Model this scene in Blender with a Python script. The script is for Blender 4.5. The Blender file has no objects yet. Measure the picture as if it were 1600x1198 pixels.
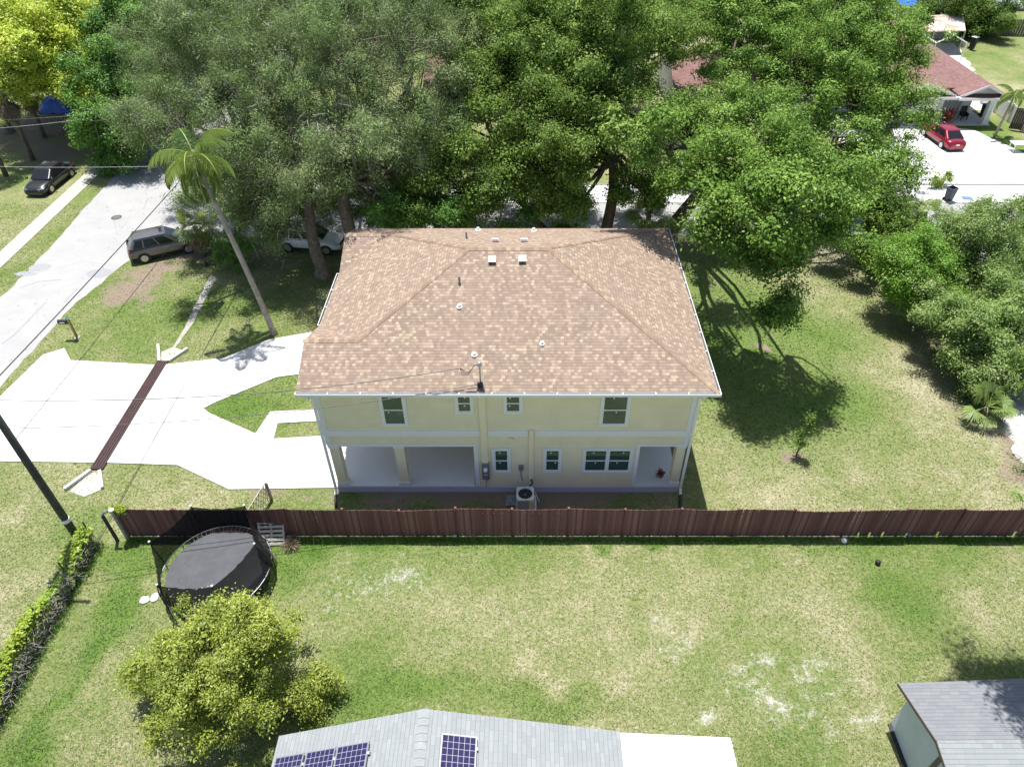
import bpy, math, random
import numpy as np
from mathutils import Vector, Matrix
R = math.radians
scene = bpy.context.scene
col = scene.collection

# ------------------------------------------------------------------ camera, sky, sun, exposure
PITCH = R(40.8); CAMH = 25.0; FPX = 1109.0; CX = 820.0; CY = 599.0
cd = bpy.data.cameras.new('camera'); cam = bpy.data.objects.new('camera', cd); col.objects.link(cam)
cam.location = (0, 0, CAMH); cam.rotation_euler = (R(90) - PITCH, 0, 0)
cd.sensor_width = 36; cd.lens = FPX / 1600 * 36; cd.shift_x = -(CX - 800) / 1600
cd.clip_start = 0.1; cd.clip_end = 3000
scene.camera = cam
SUN = Vector((0.07, -0.25, -1.0)).normalized()            # the way the light travels
EL = math.asin(-SUN.z); AZ = math.atan2(-SUN.x, -SUN.y)
w = bpy.data.worlds.new('World'); scene.world = w; w.use_nodes = True
wn = w.node_tree.nodes; bg = wn['Background']
sky = wn.new('ShaderNodeTexSky'); sky.sky_type = 'NISHITA'; sky.sun_disc = False
sky.sun_elevation = EL; sky.sun_rotation = AZ; sky.air_density = 1.0; sky.dust_density = 1.5; sky.ozone_density = 1.0
w.node_tree.links.new(sky.outputs[0], bg.inputs[0]); bg.inputs[1].default_value = 0.10
sl = bpy.data.lights.new('sun', 'SUN'); sl.energy = 5.0; sl.angle = R(0.5); sl.color = (1.0, 0.975, 0.945)
so = bpy.data.objects.new('sun', sl); col.objects.link(so); so.location = (0, 0, 60)
so.rotation_euler = SUN.to_track_quat('-Z', 'Y').to_euler()
scene.view_settings.view_transform = 'Standard'; scene.view_settings.look = 'None'
scene.view_settings.exposure = 0.74; scene.view_settings.gamma = 1.0
scene.render.engine = 'CYCLES'
scene.cycles.max_bounces = 6; scene.cycles.diffuse_bounces = 3; scene.cycles.transparent_max_bounces = 12
scene.cycles.sample_clamp_indirect = 6

# ------------------------------------------------------------------ measuring helpers (survey of the place from the photograph)
_c, _s = math.cos(PITCH), math.sin(PITCH)
def ray(u, v):
    a = (u - CX) / FPX; b = -(v - CY) / FPX
    return a, _c + b * _s, -_s + b * _c
def G(u, v, z=0.0):
    r = ray(u, v); t = (CAMH - z) / -r[2]
    return (r[0] * t, r[1] * t)
def W(u, v, y):
    r = ray(u, v); t = y / r[1]
    return Vector((r[0] * t, y, CAMH + r[2] * t))
rng = np.random.default_rng(7); random.seed(7)

# ------------------------------------------------------------------ material helpers
class NT:
    def __init__(s, name):
        s.m = bpy.data.materials.new(name); s.m.use_nodes = True
        s.t = s.m.node_tree; s.t.nodes.clear()
        s.out = s.t.nodes.new('ShaderNodeOutputMaterial')
    def n(s, typ, props=None, **inp):
        nd = s.t.nodes.new(typ)
        for k, v in (props or {}).items(): setattr(nd, k, v)
        for k, v in inp.items():
            key = int(k[1:]) if k[0] == 'i' and k[1:].isdigit() else k.replace('_', ' ')
            s.put(nd.inputs[key], v)
        return nd
    def put(s, sock, v):
        if isinstance(v, bpy.types.NodeSocket): s.t.links.new(v, sock)
        elif isinstance(v, (tuple, list)) and len(v) == 3 and sock.type == 'RGBA': sock.default_value = (*v, 1)
        else: sock.default_value = v
    def math(s, op, a, b=0.0, clamp=False):
        return s.n('ShaderNodeMath', dict(operation=op, use_clamp=clamp), i0=a, i1=b).outputs[0]
    def mix(s, fac, a, b, mode='MIX'):
        nd = s.n('ShaderNodeMix', dict(data_type='RGBA', blend_type=mode, clamp_factor=True))
        s.put(nd.inputs[0], fac); s.put(nd.inputs[6], a); s.put(nd.inputs[7], b)
        return nd.outputs[2]
    def noise(s, scale, detail=4, rough=0.55, vec=None, dist=0.0):
        nd = s.n('ShaderNodeTexNoise', Scale=scale, Detail=detail, Roughness=rough, Distortion=dist)
        if vec is not None: s.put(nd.inputs['Vector'], vec)
        return nd.outputs[0]
    def ramp(s, fac, stops, interp='LINEAR'):
        nd = s.n('ShaderNodeValToRGB'); r = nd.color_ramp; r.interpolation = interp
        while len(r.elements) < len(stops): r.elements.new(0.5)
        for e, (p, c) in zip(r.elements, stops):
            e.position = p; e.color = (*c, 1) if len(c) == 3 else c
        s.put(nd.inputs[0], fac); return nd.outputs[0]
    def rng(s, v, a, b, c=0.0, d=1.0):
        nd = s.n('ShaderNodeMapRange'); nd.clamp = True
        for i, x in enumerate((v, a, b, c, d)): s.put(nd.inputs[i], x)
        return nd.outputs[0]
    def obj(s): return s.n('ShaderNodeTexCoord').outputs['Object']
    def pos(s): return s.n('ShaderNodeNewGeometry').outputs['Position']
    def uv(s): return s.n('ShaderNodeTexCoord').outputs['UV']
    def attr(s, name): return s.n('ShaderNodeAttribute', dict(attribute_name=name)).outputs['Fac']
    def sep(s, v): return s.n('ShaderNodeSeparateXYZ', i0=v).outputs
    def bump(s, h, strength=0.3, dist=0.02):
        return s.n('ShaderNodeBump', Strength=strength, Distance=dist, Height=h).outputs[0]
    def bsdf(s, colr, rough=0.6, metal=0.0, spec=0.4, normal=None, coat=0.0):
        b = s.n('ShaderNodeBsdfPrincipled', Base_Color=colr, Roughness=rough, Metallic=metal)
        b.inputs['Specular IOR Level'].default_value = spec
        if coat: b.inputs['Coat Weight'].default_value = coat; b.inputs['Coat Roughness'].default_value = 0.04
        if normal is not None: s.put(b.inputs['Normal'], normal)
        return b.outputs[0]
    def done(s, sh): s.t.links.new(sh, s.out.inputs[0]); return s.m

_simple = {}
def simple(name, c, rough=0.6, metal=0.0, spec=0.4, var=0.12, scale=6.0, coat=0.0, bump=0.0):
    if name in _simple: return _simple[name]
    t = NT(name); o = t.obj()
    nz = t.noise(scale, 5, 0.6, o)
    dark = tuple(x * (1 - var) for x in c); lite = tuple(min(1, x * (1 + var)) for x in c)
    cc = t.ramp(nz, [(0.3, dark), (0.7, lite)])
    nm = t.bump(t.noise(scale * 8, 3, 0.6, o), bump, 0.02) if bump else None
    m = t.done(t.bsdf(cc, rough, metal, spec, nm, coat)); _simple[name] = m; return m

def leaf_mat(name, dark, mid, lite, trans=0.3, hue=None, rough=0.5, spec=0.35):
    t = NT(name); v = t.attr('var')
    c = t.ramp(v, [(0.0, dark), (0.5, mid), (1.0, lite)])
    big = t.rng(t.noise(0.35, 3, 0.55, t.pos()), 0.42, 0.62)
    c = t.mix(t.math('MULTIPLY', big, 0.55), c, hue or tuple(x * 1.35 for x in mid))
    p = t.bsdf(c, rough, 0, spec)
    tr = t.n('ShaderNodeBsdfTranslucent', Color=t.mix(0.35, c, (0.25, 0.34, 0.03))).outputs[0]
    mx = t.n('ShaderNodeMixShader', i0=trans, i1=p, i2=tr).outputs[0]
    return t.done(mx)

def shingle_mat(name, stops, tab=0.15, course=0.145, line=0.55, patch=None):
    t = NT(name); x, y, _ = t.sep(t.uv())
    row = t.math('FLOOR', t.math('DIVIDE', y, course))
    fr = t.math('FRACT', t.math('DIVIDE', y, course))
    off = t.n('ShaderNodeTexWhiteNoise', dict(noise_dimensions='1D'), W=row).outputs[0]
    ux = t.math('ADD', t.math('DIVIDE', x, tab), t.math('MULTIPLY', off, 7.3))
    cx = t.math('FLOOR', ux); fx = t.math('FRACT', ux)
    vec = t.n('ShaderNodeCombineXYZ', i0=cx, i1=row, i2=0.0).outputs[0]
    r1 = t.n('ShaderNodeTexWhiteNoise', dict(noise_dimensions='2D'), Vector=vec).outputs[0]
    c = t.ramp(r1, stops, 'CONSTANT')
    big = t.noise(0.5, 4, 0.6, t.uv())
    c = t.mix(t.rng(big, 0.35, 0.7, 0.0, 0.45), c, patch or stops[1][1])
    gran = t.noise(60, 2, 0.7, t.uv())
    c = t.mix(0.35, c, t.mix(gran, tuple(k * 0.6 for k in stops[1][1]), tuple(min(1, k * 1.35) for k in stops[-1][1])))
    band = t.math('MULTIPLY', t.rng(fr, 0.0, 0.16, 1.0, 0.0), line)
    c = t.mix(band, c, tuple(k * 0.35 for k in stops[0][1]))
    gap = t.math('MULTIPLY', t.rng(fx, 0.0, 0.08, 1.0, 0.0), line * 0.45)
    c = t.mix(gap, c, tuple(k * 0.5 for k in stops[0][1]))
    h = t.math('SUBTRACT', 1.0, fr)
    nm = t.bump(t.math('ADD', h, t.math('MULTIPLY', r1, 0.4)), 0.5, 0.012)
    return t.done(t.bsdf(c, 0.9, 0, 0.15, nm))

def siding_mat(name, c, lap=0.15):
    t = NT(name); z = t.sep(t.pos())[2]
    fr = t.math('FRACT', t.math('DIVIDE', z, lap))
    nz = t.noise(1.2, 4, 0.6, t.pos())
    cc = t.mix(t.rng(nz, 0.3, 0.7), tuple(k * 0.94 for k in c), tuple(k * 1.05 for k in c))
    cc = t.mix(t.rng(fr, 0.0, 0.09, 0.28, 0.0), cc, tuple(k * 0.45 for k in c))   # the open lap joint
    nm = t.bump(t.math('SUBTRACT', 1.0, fr), 0.7, 0.02)
    return t.done(t.bsdf(cc, 0.55, 0, 0.3, nm))

def concrete_mat(name, c, stain, amount=0.35, scale=0.7, joint=None):
    t = NT(name); p = t.pos()
    a = t.noise(scale, 6, 0.65, p); b = t.noise(25, 3, 0.6, p)
    cc = t.mix(t.math('MULTIPLY', t.rng(a, 0.45, 0.75), amount), c, stain)
    cc = t.mix(t.rng(b, 0.35, 0.75, 0.0, 0.25), cc, tuple(k * 0.8 for k in c))
    return t.done(t.bsdf(cc, 0.85, 0, 0.25, t.bump(b, 0.15, 0.01)))

# ------------------------------------------------------------------ mesh helpers
class MB:
    def __init__(s): s.v = []; s.f = []; s.uv = {}
    def add(s, vs, fs):
        o = len(s.v); s.v.extend([tuple(v) for v in vs]); s.f.extend([tuple(i + o for i in f) for f in fs]); return s
    def box(s, x0, x1, y0, y1, z0, z1, M=None):
        vs = [Vector((x, y, z)) for z in (z0, z1) for x, y in ((x0, y0), (x1, y0), (x1, y1), (x0, y1))]
        if M is not None: vs = [M @ v for v in vs]
        return s.add(vs, [(3, 2, 1, 0), (4, 5, 6, 7), (0, 1, 5, 4), (1, 2, 6, 5), (2, 3, 7, 6), (3, 0, 4, 7)])
    def beam(s, a, b, w_, h=None):
        a = Vector(a); b = Vector(b); d = b - a; L = d.length; h = h or w_
        M = Matrix.Translation(a) @ d.to_track_quat('Z', 'Y').to_matrix().to_4x4()
        return s.box(-w_ / 2, w_ / 2, -h / 2, h / 2, 0, L, M)
    def tube(s, pts, rads, n=8, cap=True):
        pts = [Vector(p) for p in pts]
        if not isinstance(rads, (list, tuple)): rads = [rads] * len(pts)
        o = len(s.v); prev = None
        for i, p in enumerate(pts):
            d = (pts[min(i + 1, len(pts) - 1)] - pts[max(i - 1, 0)])
            d = d.normalized() if d.length > 1e-6 else Vector((0, 0, 1))
            ref = prev if prev is not None else (Vector((1, 0, 0)) if abs(d.x) < 0.9 else Vector((0, 1, 0)))
            a = (ref - d * ref.dot(d)).normalized(); b = d.cross(a); prev = a
            for k in range(n):
                an = 2 * math.pi * k / n
                s.v.append(tuple(p + (a * math.cos(an) + b * math.sin(an)) * rads[i]))
        m = len(pts)
        for i in range(m - 1):
            for k in range(n):
                k2 = (k + 1) % n
                s.f.append((o + i * n + k, o + i * n + k2, o + (i + 1) * n + k2, o + (i + 1) * n + k))
        if cap:
            s.f.append(tuple(o + k for k in reversed(range(n)))); s.f.append(tuple(o + (m - 1) * n + k for k in range(n)))
        return s
    def prism(s, poly, z0, z1):
        n = len(poly); vs = [(x, y, z0) for x, y in poly] + [(x, y, z1) for x, y in poly]
        fs = [tuple(reversed(range(n))), tuple(range(n, 2 * n))] + [(i, (i + 1) % n, n + (i + 1) % n, n + i) for i in range(n)]
        return s.add(vs, fs)
    def lathe(s, prof, n=16, M=None):
        o = len(s.v)
        for r, z in prof:
            for k in range(n):
                a = 2 * math.pi * k / n; p = Vector((r * math.cos(a), r * math.sin(a), z))
                s.v.append(tuple(M @ p if M is not None else p))
        for i in range(len(prof) - 1):
            for k in range(n):
                k2 = (k + 1) % n
                s.f.append((o + i * n + k, o + i * n + k2, o + (i + 1) * n + k2, o + (i + 1) * n + k))
        s.f.append(tuple(o + k for k in reversed(range(n)))); s.f.append(tuple(o + (len(prof) - 1) * n + k for k in range(n)))
        return s
    def plane(s, top, udir, thick=0.05):
        """a sloping slab; uv runs along the eave and up the slope"""
        top = [Vector(p) for p in top]; n = (top[1] - top[0]).cross(top[2] - top[0]).normalized()
        if n.z < 0: top.reverse(); n = -n
        ud = Vector(udir).normalized(); vd = n.cross(ud)
        if vd.z < 0: vd = -vd
        k = len(top); o = len(s.f)
        s.add(top + [p - Vector((0, 0, thick)) for p in top],
              [tuple(range(k)), tuple(reversed(range(k, 2 * k)))] + [(i, k + i, k + (i + 1) % k, (i + 1) % k) for i in range(k)])
        for fi in range(o, len(s.f)): s.uv[fi] = (ud, vd)
        return s
    def build(s, name, mat, parent=None, smooth=False, bevel=0.0, sub=0):
        me = bpy.data.meshes.new(name); me.from_pydata(s.v, [], s.f); me.update()
        if s.uv:
            L = me.uv_layers.new(name='UVMap')
            for fi, (ud, vd) in s.uv.items():
                pl = me.polygons[fi]
                for li in pl.loop_indices:
                    co = me.vertices[me.loops[li].vertex_index].co
                    L.data[li].uv = (co.dot(ud), co.dot(vd))
        if smooth: me.polygons.foreach_set('use_smooth', [True] * len(me.polygons))
        if mat: me.materials.append(mat)
        o = bpy.data.objects.new(name, me); col.objects.link(o)
        if parent is not None: o.parent = parent
        if bevel:
            b = o.modifiers.new('bevel', 'BEVEL'); b.width = bevel; b.segments = 2; b.limit_method = 'ANGLE'; b.angle_limit = R(40)
        if sub:
            m = o.modifiers.new('sub', 'SUBSURF'); m.levels = sub; m.render_levels = sub
        return o

def fast_mesh(name, V, F, mat, parent=None, var=None):
    me = bpy.data.meshes.new(name); nv = len(V); nf, k = F.shape
    me.vertices.add(nv); me.vertices.foreach_set('co', np.ascontiguousarray(V, np.float32).ravel())
    me.loops.add(nf * k); me.loops.foreach_set('vertex_index', np.ascontiguousarray(F, np.int32).ravel())
    me.polygons.add(nf); me.polygons.foreach_set('loop_start', np.arange(0, nf * k, k, dtype=np.int32))
    me.update(calc_edges=True)
    if var is not None:
        a = me.attributes.new('var', 'FLOAT', 'FACE'); a.data.foreach_set('value', np.asarray(var, np.float32))
    me.materials.append(mat)
    o = bpy.data.objects.new(name, me); col.objects.link(o)
    if parent is not None: o.parent = parent
    return o

def unit(a): return a / np.maximum(np.linalg.norm(a, axis=1, keepdims=True), 1e-9)
def leaf_quads(P, N, size, asp, fold=0.25):
    """one diamond-shaped, slightly folded leaf (or leaf spray) per point"""
    n = len(P); N = unit(N); T = unit(np.cross(N, rng.normal(size=(n, 3)))); B = np.cross(N, T)
    s_ = size[:, None]
    V = np.empty((n, 4, 3))
    V[:, 0] = P - T * s_; V[:, 2] = P + T * s_
    V[:, 1] = P + B * s_ * asp + N * s_ * fold * asp; V[:, 3] = P - B * s_ * asp + N * s_ * fold * asp
    return V.reshape(-1, 3), np.arange(n * 4).reshape(n, 4)

def thing(name, label, cat, loc=(0, 0, 0), rz=0.0, group=None):
    o = bpy.data.objects.new(name, None); col.objects.link(o); o.empty_display_size = 0.2
    o.location = loc; o.rotation_euler = (0, 0, rz); o['label'] = label; o['category'] = cat
    if group: o['group'] = group
    return o
def tag(o, label, cat, group=None):
    o['label'] = label; o['category'] = cat
    if group: o['group'] = group
    return o
def struct(o): o['kind'] = 'structure'; return o
def copy_tree(o, parent=None):
    c = o.copy(); col.objects.link(c)
    if parent is not None: c.parent = parent
    for ch in list(o.children): copy_tree(ch, c)
    return c

# ------------------------------------------------------------------ materials
M_conc = concrete_mat('driveway_concrete', (0.60, 0.595, 0.58), (0.36, 0.345, 0.32), 0.55, 0.55)
M_walk = concrete_mat('old_concrete', (0.40, 0.385, 0.345), (0.26, 0.24, 0.20), 0.6, 0.5)
M_slab = concrete_mat('slab_concrete', (0.64, 0.65, 0.66), (0.54, 0.55, 0.56), 0.5, 0.6)
M_foot = concrete_mat('foundation_paint', (0.50, 0.53, 0.62), (0.42, 0.45, 0.53), 0.4, 0.9)
M_white = simple('white_trim', (0.80, 0.80, 0.78), 0.45, var=0.03)
M_whitem = simple('white_metal', (0.78, 0.79, 0.80), 0.35, var=0.05)
M_cream = siding_mat('cream_siding', (0.83, 0.75, 0.51))
M_creamp = simple('cream_paint', (0.83, 0.755, 0.515), 0.5, var=0.04)
M_dark = simple('dark_metal', (0.03, 0.03, 0.032), 0.5, 0.2)
M_grey = simple('grey_metal', (0.22, 0.25, 0.27), 0.45, 0.4)
M_galv = simple('galvanised_metal', (0.42, 0.43, 0.44), 0.4, 0.7)
M_black = simple('black_plastic', (0.02, 0.02, 0.022), 0.55)
M_bark = simple('grey_bark', (0.16, 0.13, 0.105), 0.9, var=0.45, scale=5, bump=0.6)
M_barkd = simple('dark_bark', (0.085, 0.068, 0.052), 0.9, var=0.45, scale=5, bump=0.6)
M_twig = simple('pale_twig', (0.30, 0.28, 0.25), 0.9, var=0.3)
M_wood = simple('weathered_wood', (0.33, 0.30, 0.26), 0.85, var=0.3, scale=9)
M_tyre = simple('tyre_rubber', (0.018, 0.018, 0.018), 0.8)
M_rim = simple('rim_alloy', (0.55, 0.56, 0.58), 0.3, 0.8)
M_pole = simple('pole_wood', (0.055, 0.055, 0.052), 0.85, var=0.3, scale=3)
M_cable = simple('cable_jacket', (0.035, 0.035, 0.035), 0.5)
M_cablew = simple('bare_cable', (0.45, 0.45, 0.45), 0.45, 0.5)
def glass_mat(name, c, sp=.8):
    t = NT(name); return t.done(t.bsdf(c, 0.04, 0, sp))
M_pane = glass_mat('window_glass', (0.035, 0.075, 0.065))
M_cglass = glass_mat('car_glass', (0.012, 0.015, 0.018), .35)
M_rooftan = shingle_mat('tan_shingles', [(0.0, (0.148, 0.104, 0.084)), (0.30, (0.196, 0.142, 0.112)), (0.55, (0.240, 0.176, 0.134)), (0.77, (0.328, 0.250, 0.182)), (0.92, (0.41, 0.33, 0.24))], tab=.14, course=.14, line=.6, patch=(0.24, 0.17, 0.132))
M_captan = shingle_mat('tan_ridge_caps', [(0.0, (0.30, 0.19, 0.12)), (0.35, (0.40, 0.26, 0.165)), (0.7, (0.48, 0.32, 0.20)), (0.9, (0.56, 0.39, 0.26))], tab=0.9, course=0.3, line=0.4)
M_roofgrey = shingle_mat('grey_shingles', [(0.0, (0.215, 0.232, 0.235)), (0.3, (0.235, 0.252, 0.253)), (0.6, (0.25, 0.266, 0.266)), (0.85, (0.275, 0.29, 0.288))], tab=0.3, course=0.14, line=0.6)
M_roofshed = shingle_mat('dark_grey_shingles', [(0.0, (0.155, 0.163, 0.172)), (0.3, (0.175, 0.183, 0.192)), (0.6, (0.19, 0.198, 0.206)), (0.85, (0.21, 0.217, 0.222))], tab=0.3, course=0.14, line=0.6)
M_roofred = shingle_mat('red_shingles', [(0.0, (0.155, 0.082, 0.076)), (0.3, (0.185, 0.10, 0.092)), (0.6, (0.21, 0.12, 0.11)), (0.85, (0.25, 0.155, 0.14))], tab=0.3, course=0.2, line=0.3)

L_olive = leaf_mat('moss_oak_leaves', (0.055, 0.090, 0.034), (0.145, 0.205, 0.078), (0.34, 0.405, 0.20), 0.25, (0.165, 0.26, 0.07), .65, .18)
L_oak = leaf_mat('live_oak_leaves', (0.034, 0.068, 0.012), (0.118, 0.205, 0.033), (0.31, 0.42, 0.105), 0.27, (0.18, 0.28, 0.046), .65, .18)
L_oakb = leaf_mat('bright_oak_leaves', (0.038, 0.086, 0.014), (0.128, 0.245, 0.036), (0.33, 0.46, 0.11), 0.27, (0.18, 0.31, 0.046), .65, .18)
L_yellow = leaf_mat('yellow_green_leaves', (0.28, 0.38, 0.04), (0.50, 0.63, 0.075), (0.66, 0.74, 0.16), 0.42, (0.64, 0.68, 0.07))
L_green = leaf_mat('bright_green_leaves', (0.055, 0.13, 0.020), (0.115, 0.26, 0.045), (0.21, 0.38, 0.08), 0.33, (0.15, 0.31, 0.05))
L_lime = leaf_mat('lime_shrub_leaves', (0.075, 0.16, 0.018), (0.15, 0.30, 0.032), (0.26, 0.42, 0.07), 0.33)
L_dull = leaf_mat('feathery_shrub_leaves', (0.070, 0.128, 0.028), (0.165, 0.255, 0.060), (0.33, 0.42, 0.14), 0.28)
L_cedar = leaf_mat('cedar_leaves', (0.080, 0.120, 0.014), (0.21, 0.27, 0.032), (0.44, 0.475, 0.10), 0.24, (0.28, 0.33, 0.042))
L_vine = leaf_mat('vine_leaves', (0.15, 0.24, 0.018), (0.27, 0.40, 0.035), (0.40, 0.50, 0.08), 0.32, (0.36, 0.42, 0.06))
L_palm = leaf_mat('palm_fronds', (0.09, 0.15, 0.035), (0.16, 0.24, 0.06), (0.28, 0.34, 0.10), 0.25, (0.26, 0.31, 0.05))
L_palmy = leaf_mat('queen_palm_fronds', (0.06, 0.135, 0.03), (0.135, 0.235, 0.055), (0.32, 0.38, 0.10), 0.28, (0.24, 0.31, 0.06))
L_red = leaf_mat('red_cordyline_leaves', (0.10, 0.012, 0.02), (0.18, 0.022, 0.03), (0.26, 0.04, 0.05), 0.2)
L_dead = leaf_mat('dead_thatch', (0.10, 0.075, 0.05), (0.17, 0.13, 0.09), (0.26, 0.21, 0.15), 0.1)
L_grass = leaf_mat('grass_blades', (0.078, 0.140, 0.026), (0.152, 0.212, 0.064), (0.35, 0.345, 0.19), 0.38, (0.22, 0.27, 0.10))

# ------------------------------------------------------------------ the plan of the place (metres, from the survey)
driveway = [(-27.9, 26.0), (-27.2, 31.4), (-26.3, 32.0), (-25.4, 30.9), (-20.6, 30.5), (-19.8, 30.55), (-16.9, 31.1), (-14.87, 32.8), (-12.6, 33.5),
            (-8.2, 33.5), (-8.2, 29.6), (-12.1, 29.75), (-13.5, 29.45), (-16.2, 27.4), (-16.62, 26.95), (-16.2, 26.6), (-13.4, 25.1), (-13.1, 26.7), (-8.2, 27.1),
            (-8.2, 26.1), (-10.7, 26.0), (-12.5, 25.85), (-12.4, 24.75), (-8.2, 25.1), (-8.2, 21.6), (-13.6, 21.5), (-16.5, 23.0),
            (-20.0, 23.15), (-25.2, 23.25), (-28.0, 23.35)]
road_main = [(-33.2, -10), (-27.7, -10), (-27.9, 20), (-28.1, 29), (-27.9, 36), (-26.9, 41), (-25.4, 44.0), (-23.0, 45.0), (60, 44.6), (60, 49.95),
             (-20, 50.0), (-23.5, 51.2), (-25.4, 53.5), (-26.2, 60), (-26.2, 140), (-33.4, 140), (-33.4, 56), (-32.8, 40)]
sidewalk_far = [(-36.0, 0), (-34.8, 0), (-34.8, 57), (-34.9, 120), (-36.1, 120), (-36.0, 57)]
sidewalk_cross = [(-19, 50.02), (60, 49.98), (60, 53.0), (-19, 53.05)]
ndrive = [(28.5, 53.1), (60, 53.1), (60, 53.2), (39.6, 57.6), (40.1, 64.7), (39.2, 66.2), (28.5, 66.2)]
ndrive = [(28.0, 53.12), (60, 53.12), (60, 54.2), (46.5, 54.6), (44.5, 55.2), (41.2, 64.6), (39.6, 65.0), (39.2, 67.2), (28.0, 67.2)]
shell_lot = [(24.6, 19.4), (40, 18), (40, 46), (27.5, 44.2), (26.6, 38), (25.2, 31), (24.6, 26.5), (23.6, 23.6), (23.9, 21.5)]

def inside(px, py, poly):
    r_ = np.zeros(px.shape, bool); n = len(poly); j = n - 1
    for i in range(n):
        xi, yi = poly[i]; xj, yj = poly[j]
        r_ ^= ((yi > py) != (yj > py)) & (px < (xj - xi) * (py - yi) / (yj - yi + 1e-12) + xi); j = i
    return r_

_lat = {}
def vnoise(x, y, sc, seed):
    """smooth value noise, for the patchiness of the lawn"""
    if seed not in _lat: _lat[seed] = np.random.default_rng(seed).random((256, 256))
    g = _lat[seed]; x = x * sc + 500; y = y * sc + 500
    ix = np.floor(x).astype(int); iy = np.floor(y).astype(int); fx = x - ix; fy = y - iy
    fx = fx * fx * (3 - 2 * fx); fy = fy * fy * (3 - 2 * fy)
    a = g[ix % 256, iy % 256]; b = g[(ix + 1) % 256, iy % 256]; c = g[ix % 256, (iy + 1) % 256]; d = g[(ix + 1) % 256, (iy + 1) % 256]
    return (a * (1 - fx) + b * fx) * (1 - fy) + (c * (1 - fx) + d * fx) * fy
def blobs(x, y, lst):
    o = np.zeros_like(x)
    wx = x + (vnoise(x, y, 0.9, 21) - 0.5) * 1.6; wy = y + (vnoise(x, y, 0.9, 22) - 0.5) * 1.6
    for u, v, rx, ry, a in lst:
        cx_, cy_ = G(u, v)
        o = np.maximum(o, a * np.clip(1.25 - np.sqrt(((wx - cx_) / rx) ** 2 + ((wy - cy_) / ry) ** 2), 0, 1))
    return o
SAND = [(590, 905, 3.2, 1.6, .7), (1230, 1090, 4.2, 2.6, .62), (1050, 1010, 2.6, 1.6, .6), (1150, 1060, 2.2, 1.4, .6), (730, 980, 2.6, 1.4, .45), (1480, 900, 3, .8, .4), (575, 905, 1.3, 0.8, 1), (625, 890, 0.8, 0.5, 1), (520, 890, 0.9, 0.5, .8), (535, 930, .5, .3, .9), (1033, 972, 0.55, 0.4, 1.4), (1010, 955, 0.4, 0.25, 1),
        (1050, 1010, 1.4, 0.9, .62), (985, 985, 1.0, .7, .5), (1200, 1036, 0.9, 0.45, 1.25), (1160, 1045, .7, .4, 1), (1265, 1060, 1.3, 0.9, .8), (1225, 1105, 1.2, 0.8, .9), (1300, 1120, 0.9, .8, .8),
        (1090, 1128, 0.75, 0.5, 1.0), (1350, 1120, 0.9, 1.0, .75), (1280, 1165, .8, .7, .9), (1180, 1085, 0.8, 0.6, .9), (1330, 1070, .8, .4, .7), (700, 1010, 0.7, 0.4, .55), (750, 960, 0.6, 0.3, .5), (620, 1110, .5, .3, .6),
        (1560, 850, 0.7, 0.4, .8), (470, 915, 0.6, 0.4, .7), (840, 1010, .5, .65, .18), (1270, 760, 0.5, 0.35, .7), (330, 910, .5, .3, .4), (345, 975, .4, .3, .6), (60, 870, 1.0, .5, .55)]
DIRT = [(1186, 548, 0.8, 0.5, 1.3), (1243, 712, 0.9, 0.45, 1.2), (205, 455, 2.4, 2.0, 1.3), (235, 430, 2.0, 1.6, 1.2), (320, 395, 2.2, 1.6, 1.2), (260, 415, 2.5, .7, 1.2), (150, 500, .8, .6, .6), (100, 460, .5, 1.5, .7), (1590, 720, 1.2, 3.0, 1.1), (1575, 690, .8, 1.6, 1),
        (790, 772, 10, 1.1, 1.5), (430, 770, 1.8, 0.6, .9), (420, 430, 2.0, 1.5, .6), (480, 480, 1.5, 1.8, .5), (90, 240, 4, 6, 1), (60, 200, 5, 8, 1.1), (700, 370, 14, 3.5, 1.1), (950, 365, 9, 2.8, .9), (1080, 385, 1.6, 1.4, .7),
        (1300, 395, 1.6, 2.0, .55), (1350, 430, 1.0, 1.6, .5), (1430, 480, 1.2, 3, .9), (1500, 640, 1.0, 1.4, .8), (1545, 690, .8, .8, .9), (95, 400, .8, 4, 1.5), (150, 330, .8, 5, 1.5), (50, 450, .6, 3, 1.5), (205, 270, 0.8, 6, 1.4), (100, 470, .6, 3.5, 1.4), (140, 440, .6, 2, 1.3), (180, 410, .7, 2, 1.3), (110, 920, .7, 2.2, .5), (60, 1010, .7, 1.2, .5), (230, 760, 1.0, .5, .3)]
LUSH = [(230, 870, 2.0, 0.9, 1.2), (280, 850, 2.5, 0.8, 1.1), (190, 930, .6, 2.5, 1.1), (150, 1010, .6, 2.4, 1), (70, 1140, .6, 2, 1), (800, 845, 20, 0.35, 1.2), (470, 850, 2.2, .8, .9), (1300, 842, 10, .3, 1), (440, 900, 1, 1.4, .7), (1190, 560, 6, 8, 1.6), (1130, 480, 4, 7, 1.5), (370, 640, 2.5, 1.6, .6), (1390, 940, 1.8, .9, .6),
        (560, 1090, 2.2, .9, .6), (840, 1090, 3.5, .8, .8), (660, 1080, 2.0, .7, .7), (430, 560, 5, 3, .4), (1550, 220, 3, 6, 1.5), (300, 480, 3.5, 2.5, .5), (1340, 860, 2.4, 1, .4), (100, 820, 1.2, .9, .7)]
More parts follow.
